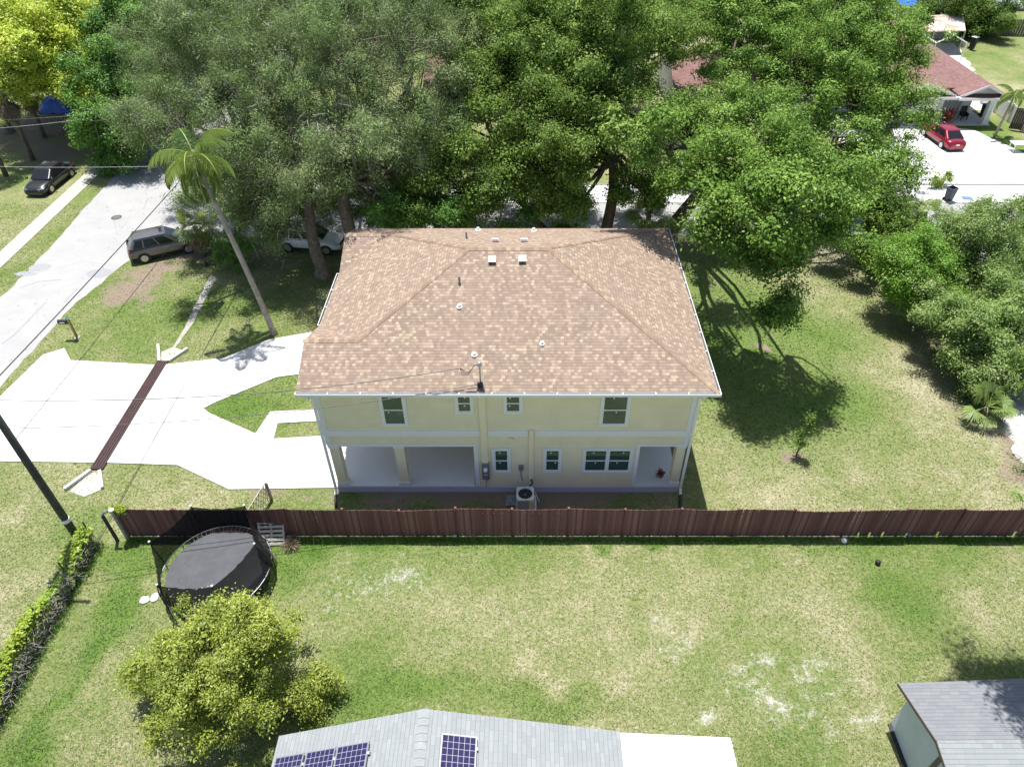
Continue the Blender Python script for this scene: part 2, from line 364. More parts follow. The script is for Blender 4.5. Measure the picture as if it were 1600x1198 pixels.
def lawn_fields(x, y):
    n1 = vnoise(x, y, 0.33, 1); n2 = vnoise(x, y, 0.9, 2); n3 = vnoise(x, y, 2.3, 3)
    dry = 0.24 + 0.34 * n1 + 0.20 * n2 + 0.14 * n3
    side = np.clip((x - 7.5) / 2, 0, 1) * np.clip((y - 18.9) / 0.4, 0, 1) * np.clip((27 - x) / 2, 0, 1)
    dry = dry + 0.16 * side + 0.10 * np.clip((-18.6 - x) / 1.0, 0, 1) * (y < 20)
    sand = blobs(x, y, SAND) * (0.35 + 0.65 * vnoise(x, y, 1.9, 5)); sand = np.maximum(sand, .26 * vnoise(x, y, .45, 6) * (y < 18.7) * (x > -18))
    dirt = blobs(x, y, DIRT); lush = blobs(x, y, LUSH)
    return np.clip(dry - 0.34 * np.clip(lush, 0, 1) * (.3 + 1.1 * n2), 0, 1), np.clip(sand, 0, 1.2), np.clip(dirt, 0, 1.2), np.clip(lush, 0, 1)

def make_ground():
    xs = np.concatenate([[-700, -300, -150, -100, -75], np.arange(-60, 60.01, 0.3), [75, 100, 150, 300, 700]])
    ys = np.concatenate([[-300, -100, -30, -10, 0], np.arange(6, 90.01, 0.3), [100, 115, 140, 200, 400, 1200]])
    X, Y = np.meshgrid(xs, ys, indexing='ij'); nx, ny = X.shape
    Z = (vnoise(X, Y, 0.2, 9) - 0.5) * 0.0
    V = np.stack([X, Y, Z], -1).reshape(-1, 3)
    I = np.arange(nx * ny).reshape(nx, ny)
    F = np.stack([I[:-1, :-1], I[1:, :-1], I[1:, 1:], I[:-1, 1:]], -1).reshape(-1, 4)
    t = NT('lawn_soil'); p = t.pos()
    dry = t.attr('dry'); sand = t.attr('sand'); dirt = t.attr('dirt'); lush = t.attr('lush')
    f1 = t.noise(7.0, 6, 0.75, p); f2 = t.noise(2.2, 5, 0.7, p, 0.6); f3 = t.noise(22.0, 3, 0.7, p)
    k = t.math('ADD', dry, t.math('MULTIPLY', t.math('SUBTRACT', f1, 0.5), 1.75))
    k = t.math('ADD', k, t.math('MULTIPLY', t.math('SUBTRACT', f2, 0.5), 0.55))
    c = t.ramp(k, [(0.0, (0.066, 0.126, 0.021)), (0.28, (0.106, 0.168, 0.037)), (0.52, (0.168, 0.204, 0.068)), (0.75, (0.262, 0.254, 0.132)), (1.0, (0.40, 0.365, 0.25))])
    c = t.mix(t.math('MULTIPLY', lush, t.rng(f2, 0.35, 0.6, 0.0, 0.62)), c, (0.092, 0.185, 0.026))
    c = t.mix(t.rng(f3, 0.36, 0.6, 0.16, 0.0), c, (0.055, 0.075, 0.018))
    dm = t.rng(t.math('ADD', dirt, t.math('MULTIPLY', t.math('SUBTRACT', f2, 0.5), 1.5)), 0.45, 0.95)
    c = t.mix(dm, c, t.mix(f1, (0.16, 0.125, 0.09), (0.30, 0.245, 0.18)))
    sm = t.rng(t.math('ADD', sand, t.math('MULTIPLY', t.math('SUBTRACT', t.noise(4.2, 8, 0.9, p, 0.8), 0.5), 4.2)), 0.55, 1.0)
    c = t.mix(t.math('MULTIPLY', sm, 0.92), c, t.mix(f1, (0.34, 0.31, 0.27), (0.60, 0.58, 0.55)))
    nm = t.bump(t.math('ADD', f1, f3), 0.9, 0.05)
    m = t.done(t.bsdf(c, 0.95, 0, 0.1, nm))
    o = struct(fast_mesh('ground', V, F, m))
    for nme, arr in zip(('dry', 'sand', 'dirt', 'lush'), lawn_fields(X.ravel(), Y.ravel())):
        a = o.data.attributes.new(nme, 'FLOAT', 'POINT'); a.data.foreach_set('value', arr.astype(np.float32))
make_ground()

def rough_edge(poly, step=0.8, amp=0.06):
    out = []; n = len(poly)
    for i in range(n):
        a = Vector(poly[i]); b = Vector(poly[(i + 1) % n]); L = (b - a).length; k = max(1, min(80, int(L / step)))
        nn = Vector((-(b - a).y, (b - a).x)).normalized()
        for j in range(k):
            q = a + (b - a) * (j / k) + (nn * random.uniform(-amp, amp) if j else Vector((0, 0)))
            out.append((q.x, q.y))
    return out

# roads and paving ---------------------------------------------------------------
def road_mat():
    t = NT('worn_asphalt'); p = t.pos()
    a = t.noise(0.5, 6, 0.65, p); b = t.noise(30, 2, 0.6, p); e = t.noise(0.12, 3, 0.5, p)
    c = t.mix(t.rng(a, 0.35, 0.7), (0.31, 0.308, 0.30), (0.365, 0.36, 0.35))
    c = t.mix(t.rng(b, 0.3, 0.7, 0.3, 0.0), c, (0.25, 0.25, 0.25))
    c = t.mix(t.rng(e, 0.5, 0.7, 0.0, 0.35), c, (0.33, 0.335, 0.34))
    vn = t.n('ShaderNodeTexVoronoi', dict(feature='DISTANCE_TO_EDGE'), Scale=0.23, Vector=t.n('ShaderNodeVectorMath', dict(operation='ADD'), i0=p, i1=t.n('ShaderNodeTexNoise', Scale=0.8, Detail=4.0).outputs[1]).outputs[0])
    c = t.mix(t.rng(vn.outputs[0], 0.0, 0.006, 0.35, 0.0), c, (0.16, 0.16, 0.16))
    return t.done(t.bsdf(c, 0.9, 0, 0.2, t.bump(b, 0.3, 0.01)))
M_road = road_mat()
struct(MB().prism(rough_edge(road_main, 0.7, 0.12), -0.05, 0.006).build('road', M_road))
M_patch = concrete_mat('asphalt_patch', (0.27, 0.275, 0.285), (0.22, 0.225, 0.235), 0.5, 1.2)
pm = MB()
for u, v, rx, ry in ((62, 418, 0.75, 0.5), (40, 428, .8, .3), (155, 427, 0.85, 0.55), (340, 320, 1.2, 2.2)):
    cx_, cy_ = G(u, v); pm.prism([(cx_ + rx * math.cos(k * .45) * random.uniform(.85, 1.1), cy_ + ry * math.sin(k * .45) * random.uniform(.85, 1.1)) for k in range(14)], 0.0, 0.0105)
o_ = pm.build('road_patch', M_patch); struct(o_)
tar = MB()
for pts in (((72, 472), (40, 505), (20, 525), (3, 537)), ((122, 450), (110, 462), (100, 472)), ((95, 437), (60, 440), (30, 450))):
    for a, b in zip(pts, pts[1:]):
        (x0, y0), (x1, y1) = G(*a), G(*b); d = Vector((x1 - x0, y1 - y0)); nn = Vector((-d.y, d.x)).normalized() * 0.05
        tar.prism([(x0 - nn.x, y0 - nn.y), (x1 - nn.x, y1 - nn.y), (x1 + nn.x, y1 + nn.y), (x0 + nn.x, y0 + nn.y)], 0.0, 0.0125)
struct(tar.build('road_tar_line', M_patch))
struct(MB().prism(sidewalk_far, -0.05, 0.035).build('pavement', M_walk))
struct(MB().prism(sidewalk_cross, -0.05, 0.055).build('pavement', M_conc))
struct(MB().box(-19, 60, 53.05, 53.11, -0.05, 0.14).build('kerb', M_walk))
struct(MB().prism(ndrive, -0.05, 0.03).build('neighbour_driveway', M_conc))
struct(MB().prism(driveway, -0.06, 0.05).build('driveway', M_conc))
jm = MB()
for a, b in (((120, 500 + 90), (10, 745)), ((330, 560), (318, 640)), ((475, 523), (473, 583))):
    pass
for (x0, y0), (x1, y1) in (((-25.3, 30.85), (-25.15, 23.3)), ((-16.6, 31.0), (-16.62, 27.0)), ((-16.5, 23.05), (-16.6, 26.9))):
    d = Vector((x1 - x0, y1 - y0)); nn = Vector((-d.y, d.x)).normalized() * 0.012
    jm.prism([(x0 - nn.x, y0 - nn.y), (x1 - nn.x, y1 - nn.y), (x1 + nn.x, y1 + nn.y), (x0 + nn.x, y0 + nn.y)], 0.04, 0.0535)
struct(jm.build('driveway_joint', M_walk))
M_shell = concrete_mat('crushed_shell', (0.50, 0.48, 0.44), (0.24, 0.21, 0.16), 0.9, 1.6)
struct(MB().prism(rough_edge(shell_lot, 0.5, 0.18), -0.05, 0.008).build('shell_track', M_shell))
struct(MB().prism(rough_edge([(40, 70), (47, 69), (49, 80), (52, 92), (46, 92), (42, 84)], .6, .3), -0.05, 0.01).build('shell_path', M_shell))
sw = [G(*p) for p in ((264, 556), (300, 508), (318, 472), (338, 435), (330, 430), (312, 462), (292, 505), (276, 533))]
struct(MB().prism(rough_edge([(x, y) for x, y in sw], 0.5, 0.04), -0.05, 0.012).build('swale_path', concrete_mat('swale_concrete', (0.36, 0.34, 0.30), (0.20, 0.18, 0.15), .9, 1.5)))

# trench grate and culvert headwalls
def make_grate():
    t = thing('drain_grate', 'long rust brown grate crossing the white driveway', 'drain', (-20.22, 22.7, 0.05))
    MB().box(-0.30, 0.30, 0, 8.1, -0.05, 0.006).build('frame', simple('grate_frame', (0.03, 0.018, 0.016), 0.8), t)
    m = MB()
    for i in range(5):
        x = -0.26 + i * 0.13
        m.box(x - 0.045, x + 0.045, 0.02, 8.08, 0.008, 0.03)
    for j in range(9): m.box(-0.29, 0.29, 0.02 + j * 1.0, 0.08 + j * 1.0, 0.031, 0.036)
    m.build('slats', simple('grate_slats', (0.042, 0.017, 0.017), 0.7, var=0.35, scale=2), t)
make_grate()
def headwall(pts_l, pts_r, floor, label, name='culvert_headwall'):
    t = thing(name, label, 'headwall', (0, 0, 0), group='concrete headwalls at the ends of the driveway drain')
    for pl in (pts_l, pts_r):
        m = MB()
        for a, b in zip(pl, pl[1:]):
            d = Vector((b[0] - a[0], b[1] - a[1])); nn = Vector((-d.y, d.x)).normalized() * 0.07
            m.prism([(a[0] - nn.x, a[1] - nn.y), (b[0] - nn.x, b[1] - nn.y), (b[0] + nn.x, b[1] + nn.y), (a[0] + nn.x, a[1] + nn.y)], -0.05, 0.16)
        m.build('wing_wall', M_conc, t, bevel=0.01)
    MB().prism(floor, -0.03, 0.015).build('apron', M_walk, t)
headwall([G(248, 540), G(250, 566)], [G(264, 566), G(294, 546)], [G(252, 563), G(264, 564), G(286, 548), G(272, 542), G(252, 550)], 'concrete drain headwall on the lawn side near the mailbox')
headwall([G(143, 736), G(102, 766)], [G(157, 737), G(161, 764)], [G(142, 738), G(157, 738), G(160, 764), G(132, 776), G(108, 768)], 'concrete drain headwall with wide apron facing the dark fence')

mh = thing('manhole_cover', 'round grey manhole cover set in the street', 'manhole cover', (*G(182, 340), 0.006))
MB().lathe([(0.0, 0), (0.36, 0), (0.36, 0.01), (0.33, 0.012), (0.0, 0.012)], 24).build('lid', simple('cast_iron', (0.12, 0.115, 0.11), 0.6, 0.3), mh)
mr = MB()
for k in range(24):
    a0, a1 = 2 * math.pi * k / 24, 2 * math.pi * (k + 1) / 24
    mr.add([(r_ * math.cos(a), r_ * math.sin(a), 0.016) for r_, a in ((0.30, a0), (0.36, a0), (0.36, a1), (0.30, a1))], [(0, 1, 2, 3)])
mr.build('rim', M_dark, mh)

# ------------------------------------------------------------------ the house
YW = 21.39
house = thing('house', 'two storey cream house with tan hipped shingle roof and white gutters', 'house', (-0.75, 27.4, 0))
HX, HY = house.location.x, house.location.y
def hp(mb, name, mat, parent=None, **k):
    """build a house part in place and hang it under the house"""
    o = mb.build(name, mat, None, **k); p = parent or house
    o.parent = p
    if p is house: o.matrix_parent_inverse = Matrix.Translation((-HX, -HY, 0))
    return o
XL, XR, YB = -8.50, 6.98, 33.55
ZF = 0.40      # slab level
# foundation slab, carport and porch floors
fm = MB().box(-8.52, 7.0, YW - 0.03, 33.6, -0.1, ZF - 0.05); hp(fm, 'foundation', M_foot)
hp(MB().box(-8.50, -2.3, YW - 0.02, 25.6, ZF - 0.05, ZF).box(-4.93, -4.90, YW, 25.6, ZF, ZF + 0.003), 'carport_floor', M_slab)
hp(MB().box(4.90, 6.98, YW - 0.02, 24.6, ZF - 0.05, ZF), 'porch_floor', M_slab)
# walls
wm = MB()
wm.box(XL, XR, YW, YB, 3.10, 6.30)                         # upper storey
hp(wm, 'upper_wall', M_cream)
lm = MB()
lm.box(-2.22, 4.86, YW + 0.003, YB - 0.05, ZF - 0.04, 3.10)
lm.box(XL + 0.02, -2.22, 25.6, YB - 0.05, ZF - 0.04, 3.10)
lm.box(4.86, XR - 0.02, 24.6, YB - 0.05, ZF - 0.04, 3.10)
hp(lm, 'lower_wall', M_cream)
# columns: carport and porch
cm = []
for x0, x1, y0, y1 in ((-5.66, -5.24, YW + 0.02, YW + 0.44), (-8.46, -8.06, YW + 0.02, YW + 0.42), (6.58, 6.96, YW + 0.02, YW + 0.42), (-8.46, -8.06, 25.2, 25.59), (6.58, 6.96, 24.2, 24.59)):
    c = hp(MB().box(x0, x1, y0, y1, ZF, 3.0), 'column', M_cream)
    hp(MB().box(x0 - 0.03, x1 + 0.03, y0 - 0.03, y1 + 0.03, ZF + 0.001, ZF + 0.22), 'base', M_white, c)
    hp(MB().box(x0 - 0.03, x1 + 0.03, y0 - 0.03, y1 + 0.03, 2.84, 2.999), 'capital', M_white, c)
# white trim: belt band, corner boards, opening frames
tb = MB().box(XL - 0.03, -1.90, YW - 0.032, YW, 3.60, 3.92).box(-1.58, 0.14, YW - 0.032, YW, 3.60, 3.92).box(0.42, XR + 0.03, YW - 0.032, YW, 3.60, 3.92)
tb.box(XL - 0.032, XL, YW, YB, 3.60, 3.92).box(XR, XR + 0.032, YW, YB, 3.60, 3.92)
hp(tb, 'belt_band', M_white)
for (x0, x1), (xa_, xb_) in (((XL - 0.034, XL + 0.17), (XL - 0.034, XL - 0.001)), ((XR - 0.17, XR + 0.034), (XR + 0.001, XR + 0.034))):
    for z0, z1 in ((3.921, 6.28), (3.1, 3.599)):
        hp(MB().box(x0, x1, YW - 0.035, YW - 0.001, z0, z1).box(xa_, xb_, YW - 0.001, YW + 0.16, z0, z1), 'corner_board', M_white)
    hp(MB().box(xa_, xb_, YB - 0.16, YB, 3.921, 6.28), 'corner_board', M_white)
ot = MB()
ot.box(XL, -2.02, YW - 0.03, YW + 0.14, 2.97, 3.098).box(-2.20, -2.03, YW - 0.03, YW, ZF, 2.969)
hp(ot, 'opening_trim', M_white); ot = MB()
ot.box(4.80, 7.0, YW - 0.03, YW + 0.14, 2.97, 3.098).box(4.82, 4.98, YW - 0.03, YW, ZF - 0.03, 2.969).box(4.981, 6.95, YW - 0.03, YW - 0.022, ZF - 0.05, ZF + 0.03)
hp(ot, 'opening_trim', M_white); ot = MB()
ot.box(XL - 0.03, XL + 0.1, YW + 0.141, 25.6, 2.97, 3.098); hp(ot, 'opening_trim', M_white); ot = MB().box(XR - 0.1, XR + 0.03, YW + 0.141, 24.6, 2.97, 3.098)
hp(ot, 'opening_trim', M_white)
# windows
def window(x0, x1, z0, z1, sashes=1, y=YW, green=False):
    c = 0.115
    m = MB().box(x0, x1, y - 0.045, y, z1 - c, z1).box(x0, x1, y - 0.05, y, z0, z0 + c)
    m.box(x0, x0 + c, y - 0.045, y, z0 + c, z1 - c).box(x1 - c, x1, y - 0.045, y, z0 + c, z1 - c)
    iw = (x1 - x0 - 2 * c); wv = iw / sashes
    for k in range(1, sashes): m.box(x0 + c + k * wv - 0.05, x0 + c + k * wv + 0.05, y - 0.042, y, z0 + c, z1 - c)
    W_ = hp(m, 'window', M_white)
    rail = MB()
    for k in range(sashes):
        a = x0 + c + k * wv + (0.05 if k else 0); b = x0 + c + (k + 1) * wv - (0.05 if k < sashes - 1 else 0)
        za, zb = z0 + c, z1 - c; zm = (za + zb) / 2
        rail.box(a, b, y - 0.034, y - 0.004, zm - 0.028, zm + 0.028)
        for (p, q) in ((a, a + 0.035), (b - 0.035, b)): rail.box(p, q, y - 0.032, y - 0.004, za, zm - 0.028).box(p, q, y - 0.032, y - 0.004, zm + 0.028, zb)
        rail.box(a + 0.035, b - 0.035, y - 0.032, y - 0.004, za, za + 0.03).box(a + 0.035, b - 0.035, y - 0.032, y - 0.004, zb - 0.03, zb)
        for (p, q, d) in ((za, zm, 0.008), (zm, zb, 0.016)): 
            pn = hp(MB().box(a + 0.035, b - 0.035, y - d - 0.004, y - d + 0.002, p + 0.029, q - 0.029), 'pane', M_pane, W_)
            sx, sz = a + 0.035 + (b - a) * random.uniform(0.15, 0.7), q - 0.15
            st = MB(); Mx = Matrix.Translation((sx, y - d - 0.0045, sz)) @ Matrix.Rotation(R(90), 4, 'X'); st.lathe([(0.0, 0), (0.035, 0), (0.035, 0.002), (0, 0.002)], 10, Mx)
            hp(st, 'sticker', M_white, W_)
    hp(rail, 'sash', M_white, W_)
window(-5.95, -4.86, 4.20, 6.02); window(-2.86, -2.09, 4.92, 6.04); window(-0.88, -0.08, 4.92, 6.04); window(3.10, 4.32, 4.20, 6.02)
window(-1.43, -0.62, 1.32, 2.84); window(0.80, 1.62, 1.34, 2.84); window(2.52, 4.72, 1.32, 2.84, 2)
# paint drips and conduits on the wall
hp(MB().box(-1.88, -1.60, YW - 0.10, YW - 0.001, 2.02, 6.27), 'mast_chase', M_creamp)
hp(MB().box(0.17, 0.38, YW - 0.11, YW - 0.001, 0.95, 3.98), 'line_cover', M_creamp, bevel=0.015)
hp(MB().box(-0.68, -0.48, YW - 0.10, YW - 0.001, 3.36, 3.50), 'dryer_vent', M_creamp, bevel=0.01)
me_ = hp(MB().box(-1.90, -1.56, YW - 0.16, YW - 0.002, 0.98, 2.02), 'meter_box', M_grey, bevel=0.02)
ml = MB().lathe([(0.0, 0), (0.09, 0), (0.09, 0.10), (0.07, 0.13), (0.0, 0.14)], 16, Matrix.Translation((-1.73, YW - 0.161, 1.68)) @ Matrix.Rotation(R(90), 4, 'X'))
hp(ml, 'meter_dial', M_whitem, me_, smooth=False)
hp(MB().box(-1.79, -1.67, YW - 0.164, YW - 0.1605, 1.30, 1.34), 'sticker', M_white, me_)
hp(MB().tube([(-1.73, YW - 0.05, 0.98), (-1.73, YW - 0.05, 0.4)], 0.015, 6).tube([(-1.73, YW - 0.05, 0.85), (-1.68, YW - 0.08, 0.84)], 0.03, 6), 'ground_wire', M_galv)
dcx = hp(MB().box(-0.26, -0.06, YW - 0.10, YW - 0.002, 1.52, 1.82), 'disconnect_box', M_grey, bevel=0.01)
hp(MB().tube([(-0.18, YW - 0.06, 1.52), (-0.16, YW - 0.10, 1.2), (-0.10, YW - 0.22, 1.0)], 0.018, 6), 'whip', M_black, dcx)
hp(MB().tube([(0.28, YW - 0.06, 0.98), (0.32, YW - 0.16, 0.92), (0.34, YW - 0.3, 0.9), (0.22, YW - 0.42, 0.86)], 0.035, 8), 'line_set', M_black)
# roof
xl, xr, yf, yb, ze, sp = -9.0, 7.58, 20.86, 34.0, 6.55, 0.396
ym = (yf + yb) / 2; zr = ze + sp * (ym - yf); R1x = xl + (ym - yf); R2x = xr - (ym - yf)
gw = 2.22; zg = ze + sp * gw; ygf, ygb = yf + gw, yb - gw
rm = MB()
rm.plane([(xl, yf, ze), (xr, yf, ze), (R2x, ym, zr), (R1x, ym, zr), (xl + gw, ygf, zg), (xl, ygf, zg)], (1, 0, 0))
rm.plane([(xl, yb, ze), (xr, yb, ze), (R2x, ym, zr), (R1x, ym, zr), (xl + gw, ygb, zg), (xl, ygb, zg)], (1, 0, 0))
rm.plane([(xr, yf, ze), (xr, yb, ze), (R2x, ym, zr)], (0, 1, 0))
rm.plane([(xl, yf + 2 * gw, ze), (xl + gw, ygf, zg), (R1x, ym, zr), (xl + gw, ygb, zg), (xl, yb - 2 * gw, ze)], (0, 1, 0))
rm.plane([(xl, ygf, zg), (xl + gw, ygf, zg), (xl, yf + 2 * gw, ze)], (1, 0, 0))
rm.plane([(xl, ygb, zg), (xl + gw, ygb, zg), (xl, yb - 2 * gw, ze)], (1, 0, 0))
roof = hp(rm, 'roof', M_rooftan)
# ridge and hip caps: overlapping folded tabs
def caps(a, b, s1, s2, name='ridge_cap'):
    a = Vector(a); b = Vector(b); d = b - a; L = d.length; d.normalize(); n = max(2, int(L / 0.2)); m = MB(); hw = 0.16
    for i in range(n):
        p = a + d * (L * i / n); q = a + d * (L * (i + 1) / n + 0.05)
        up0, up1 = Vector((0, 0, 0.020)), Vector((0, 0, 0.034))
        vs = [p + up1 * 1.0, q + up0, p + s1 * hw + up1 * .6, q + s1 * hw + up0 * .4, p + s2 * hw + up1 * .6, q + s2 * hw + up0 * .4]
        if i % 1 == 0: m.add(vs, [(0, 1, 3, 2), (1, 0, 4, 5)])
    return m
def slope_dir(v): v = Vector(v); return v.normalized()
fdn = slope_dir((0, -1, -sp)); bdn = slope_dir((0, 1, -sp)); rdn = slope_dir((1, 0, -sp)); ldn = slope_dir((-1, 0, -sp))
def cap_mat():
    t = NT('ridge_cap_shingle'); r = t.n('ShaderNodeNewGeometry').outputs['Random Per Island']
    c = t.ramp(r, [(0.0, (0.18, 0.130, 0.102)), (0.35, (0.22, 0.16, 0.122)), (0.7, (0.27, 0.20, 0.148)), (0.9, (0.36, 0.28, 0.20))], 'CONSTANT')
    c = t.mix(0.3, c, t.mix(t.noise(50, 2, 0.6, t.pos()), (0.2, 0.13, 0.08), (0.5, 0.36, 0.23)))
    return t.done(t.bsdf(c, 0.9, 0, 0.15))
M_cap = cap_mat()
for a, b, s1, s2 in (((R1x, ym, zr), (R2x, ym, zr), fdn, bdn), ((R2x, ym, zr), (xr, yf, ze), fdn, rdn), ((R2x, ym, zr), (xr, yb, ze), bdn, rdn),
                     ((R1x, ym, zr), (xl + gw, ygf, zg), fdn, ldn), ((R1x, ym, zr), (xl + gw, ygb, zg), bdn, ldn),
                     ((xl + gw, ygf, zg), (xl, ygf, zg), fdn, bdn), ((xl + gw, ygb, zg), (xl, ygb, zg), fdn, bdn)):
    hp(caps(a, b, s1, s2), 'ridge_cap', M_cap, roof)
# soffit, fascia and gable ends
hp(MB().box(xl + 0.06, xr - 0.03, yf + 0.03, yb - 0.03, ze - 0.26, ze - 0.065), 'soffit', M_white)
for y0 in (yf, yb - 2 * gw):
    gm = MB()
    gm.add([(xl + 0.30, y0 + 0.12, ze - 0.06), (xl + 0.30, y0 + 2 * gw - 0.12, ze - 0.06), (xl + 0.30, y0 + gw, zg - 0.10), (xl + 0.42, y0 + 0.12, ze - 0.06), (xl + 0.42, y0 + 2 * gw - 0.12, ze - 0.06), (xl + 0.42, y0 + gw, zg - 0.10)],
           [(0, 2, 1), (3, 4, 5), (0, 1, 4, 3), (1, 2, 5, 4), (2, 0, 3, 5)])
    hp(gm, 'gable_end', M_cream)
# gutters with hangers, downspouts
def gutter(a, b, out):
    a = Vector(a); b = Vector(b); out = Vector(out); d = (b - a); L = d.length; d.normalize(); m = MB()
    def strip(o0, o1, z0, z1):
        vs = [a + out * o + Vector((0, 0, z)) for o, z in ((o0, z0), (o1, z0), (o1, z1), (o0, z1))] + [b + out * o + Vector((0, 0, z)) for o, z in ((o0, z0), (o1, z0), (o1, z1), (o0, z1))]
        m.add(vs, [(0, 1, 2, 3), (7, 6, 5, 4), (0, 4, 5, 1), (1, 5, 6, 2), (2, 6, 7, 3), (3, 7, 4, 0)])
    strip(0.0, 0.012, -0.14, -0.005); strip(0.012, 0.115, -0.14, -0.125); strip(0.115, 0.135, -0.14, -0.012)
    k = max(2, int(L / 1.22))
    for i in range(k + 1):
        c = a + d * min(L - 0.02, max(0.02, L * i / k))
        vs = [c + d * s_ + out * o + Vector((0, 0, z)) for s_ in (-0.018, 0.018) for o, z in ((0.0, -0.008), (0.13, -0.008), (0.13, -0.001), (0.0, -0.001))]
        m.add(vs, [(0, 1, 2, 3), (7, 6, 5, 4), (0, 4, 5, 1), (1, 5, 6, 2), (2, 6, 7, 3), (3, 7, 4, 0)])
    g = hp(m, 'gutter', M_white)
    n_ = MB(); vs = [a + out * o + Vector((0, 0, -0.122)) for o in (0.014, 0.113)] + [b + out * o + Vector((0, 0, -0.122)) for o in (0.113, 0.014)]
    n_.add(vs, [(0, 1, 2, 3)]); hp(n_, 'gutter_floor', simple('dark_gutter_floor', (0.08, 0.065, 0.05), 0.9, var=0.6, scale=4), g)  # dark mottled strip laid along the gutter floor
gutter((xl - 0.02, yf, ze - 0.01), (xr + 0.13, yf, ze - 0.01), (0, -1, 0))
gutter((xr, yf, ze - 0.01), (xr, yb, ze - 0.01), (1, 0, 0))
gutter((xl, yf + 2 * gw, ze - 0.01), (xl, yb - 2 * gw, ze - 0.01), (-1, 0, 0))
for sx, x in ((-1, XL + 0.02), (1, XR - 0.02)):
    m = MB(); pts = [(x + sx * 0.12, yf - 0.06, ze - 0.14), (x + sx * 0.12, yf - 0.04, ze - 0.30), (x + sx * 0.10, YW - 0.10, ze - 0.62), (x + sx * 0.10, YW - 0.10, 0.35), (x + sx * 0.10, YW - 0.30, 0.14)]
    for a, b in zip(pts, pts[1:]): m.beam(a, b, 0.10, 0.085)
    d_ = hp(m, 'downspout', M_white)
    hp(MB().tube([pts[-1], (x + sx * 0.08, YW - 0.55, 0.06), (x - sx * 0.02, YW - 0.95, 0.05)], 0.055, 8), 'drain_pipe', M_black, d_)
# roof vents
def on_front(u, v):
    r = ray(u, v); k = (CAMH - ze + sp * yf) / (-r[2] + sp * r[1]); return Vector((r[0] * k, r[1] * k, CAMH + r[2] * k))
def on_back(u, v):
    r = ray(u, v); k = (CAMH - ze - sp * yb) / (-r[2] - sp * r[1]); return Vector((r[0] * k, r[1] * k, CAMH + r[2] * k))
Mf = Matrix.Rotation(math.atan(sp), 4, 'X'); Mb = Matrix.Rotation(-math.atan(sp), 4, 'X')
for u, v in ((769, 408), (816, 407)):
    p = on_front(u, v); M = Matrix.Translation(p) @ Mf
    b = MB().box(-0.13, 0.13, -0.12, 0.12, 0.02, 0.12, M).box(-0.16, 0.16, -0.15, 0.16, 0.120, 0.15, M)
    hp(b, 'box_vent', M_whitem, roof)
    hp(MB().box(-0.14, 0.14, -0.126, -0.121, 0.03, 0.119, M), 'vent_mesh', M_dark, roof)
for u, v in ((774, 378), (819, 378)):
    p = on_back(u, v); M = Matrix.Translation(p) @ Mb
    hp(MB().box(-0.13, 0.13, -0.12, 0.12, 0.02, 0.12, M).box(-0.16, 0.16, -0.16, 0.15, 0.120, 0.15, M), 'box_vent', M_whitem, roof)
for u, v, h, r_ in ((718, 443, .32, .045), (718, 480, .14, .08), (741, 555, .14, .08), (847, 538, .14, .07)):
    p = on_front(u, v)
    hp(MB().lathe([(r_ * 1.6, -0.03), (r_ * 1.6, 0.035), (r_ * 1.1, 0.06), (r_, 0.07), (r_, h), (r_ * 0.7, h), (r_ * .7, h - 0.05)], 12, Matrix.Translation(p)), 'pipe_vent', M_whitem if h < .3 else M_grey, roof)
for u, v, h, r_ in ((729, 373, .36, .045), (747, 360, .16, .07), (834, 361, .16, .07)):
    p = on_back(u, v)
    hp(MB().lathe([(r_ * 2.0, -0.06), (r_ * 2.0, 0.045), (r_, 0.06), (r_, h), (r_ * 0.6, h)], 12, Matrix.Translation(p)), 'pipe_vent', M_whitem if h < .3 else M_grey, roof)
# service mast
mb_ = on_front(751, 601); MASTX, MASTY, MASTZ = mb_.x, mb_.y, mb_.z
mst = hp(MB().tube([(MASTX, MASTY, MASTZ - 0.05), (MASTX, MASTY, MASTZ + 1.0)], 0.035, 10).lathe([(0.13, -0.04), (0.12, 0.06), (0.05, 0.12), (0.05, 0.14)], 12, Matrix.Translation((MASTX, MASTY, MASTZ))), 'service_mast', M_galv)
hp(MB().lathe([(0.05, 0.96), (0.10, 1.0), (0.10, 1.08), (0.05, 1.16), (0.0, 1.18)], 12, Matrix.Translation((MASTX, MASTY, MASTZ))).tube([(MASTX, MASTY, MASTZ + 1.05), (MASTX - 0.22, MASTY + 0.05, MASTZ + 0.98)], 0.05, 8), 'weatherhead', M_galv, mst)
lp = MB()
for k in range(3):
    lp.tube([(MASTX - 0.2, MASTY, MASTZ + 1.0), (MASTX - 0.34 - .06 * k, MASTY - 0.1, MASTZ + 0.8 - .1 * k), (MASTX - 0.5 - .1 * k, MASTY - 0.1, MASTZ + 0.72 - .06 * k), (MASTX - 0.75, MASTY - 0.02, MASTZ + 0.86)], 0.012, 5)
hp(lp, 'drip_loop', M_cable, mst); lp = MB()
lp.tube([(MASTX, MASTY - 0.1, MASTZ + 0.05), (MASTX + .14, MASTY - 0.15, MASTZ + 0.0), (MASTX + 0.16, MASTY - 0.25, MASTZ - 0.06), (MASTX, MASTY - 0.22, MASTZ - 0.03), (MASTX - .2, MASTY - 0.1, MASTZ + 0.14)], 0.012, 5)
hp(lp, 'drip_loop', M_cable, mst)
hp(MB().box(MASTX - 0.12, MASTX + 0.1, MASTY - 0.16, MASTY - 0.04, MASTZ - 0.02, MASTZ + 0.2), 'cable_clamp', M_black, mst, bevel=0.02)

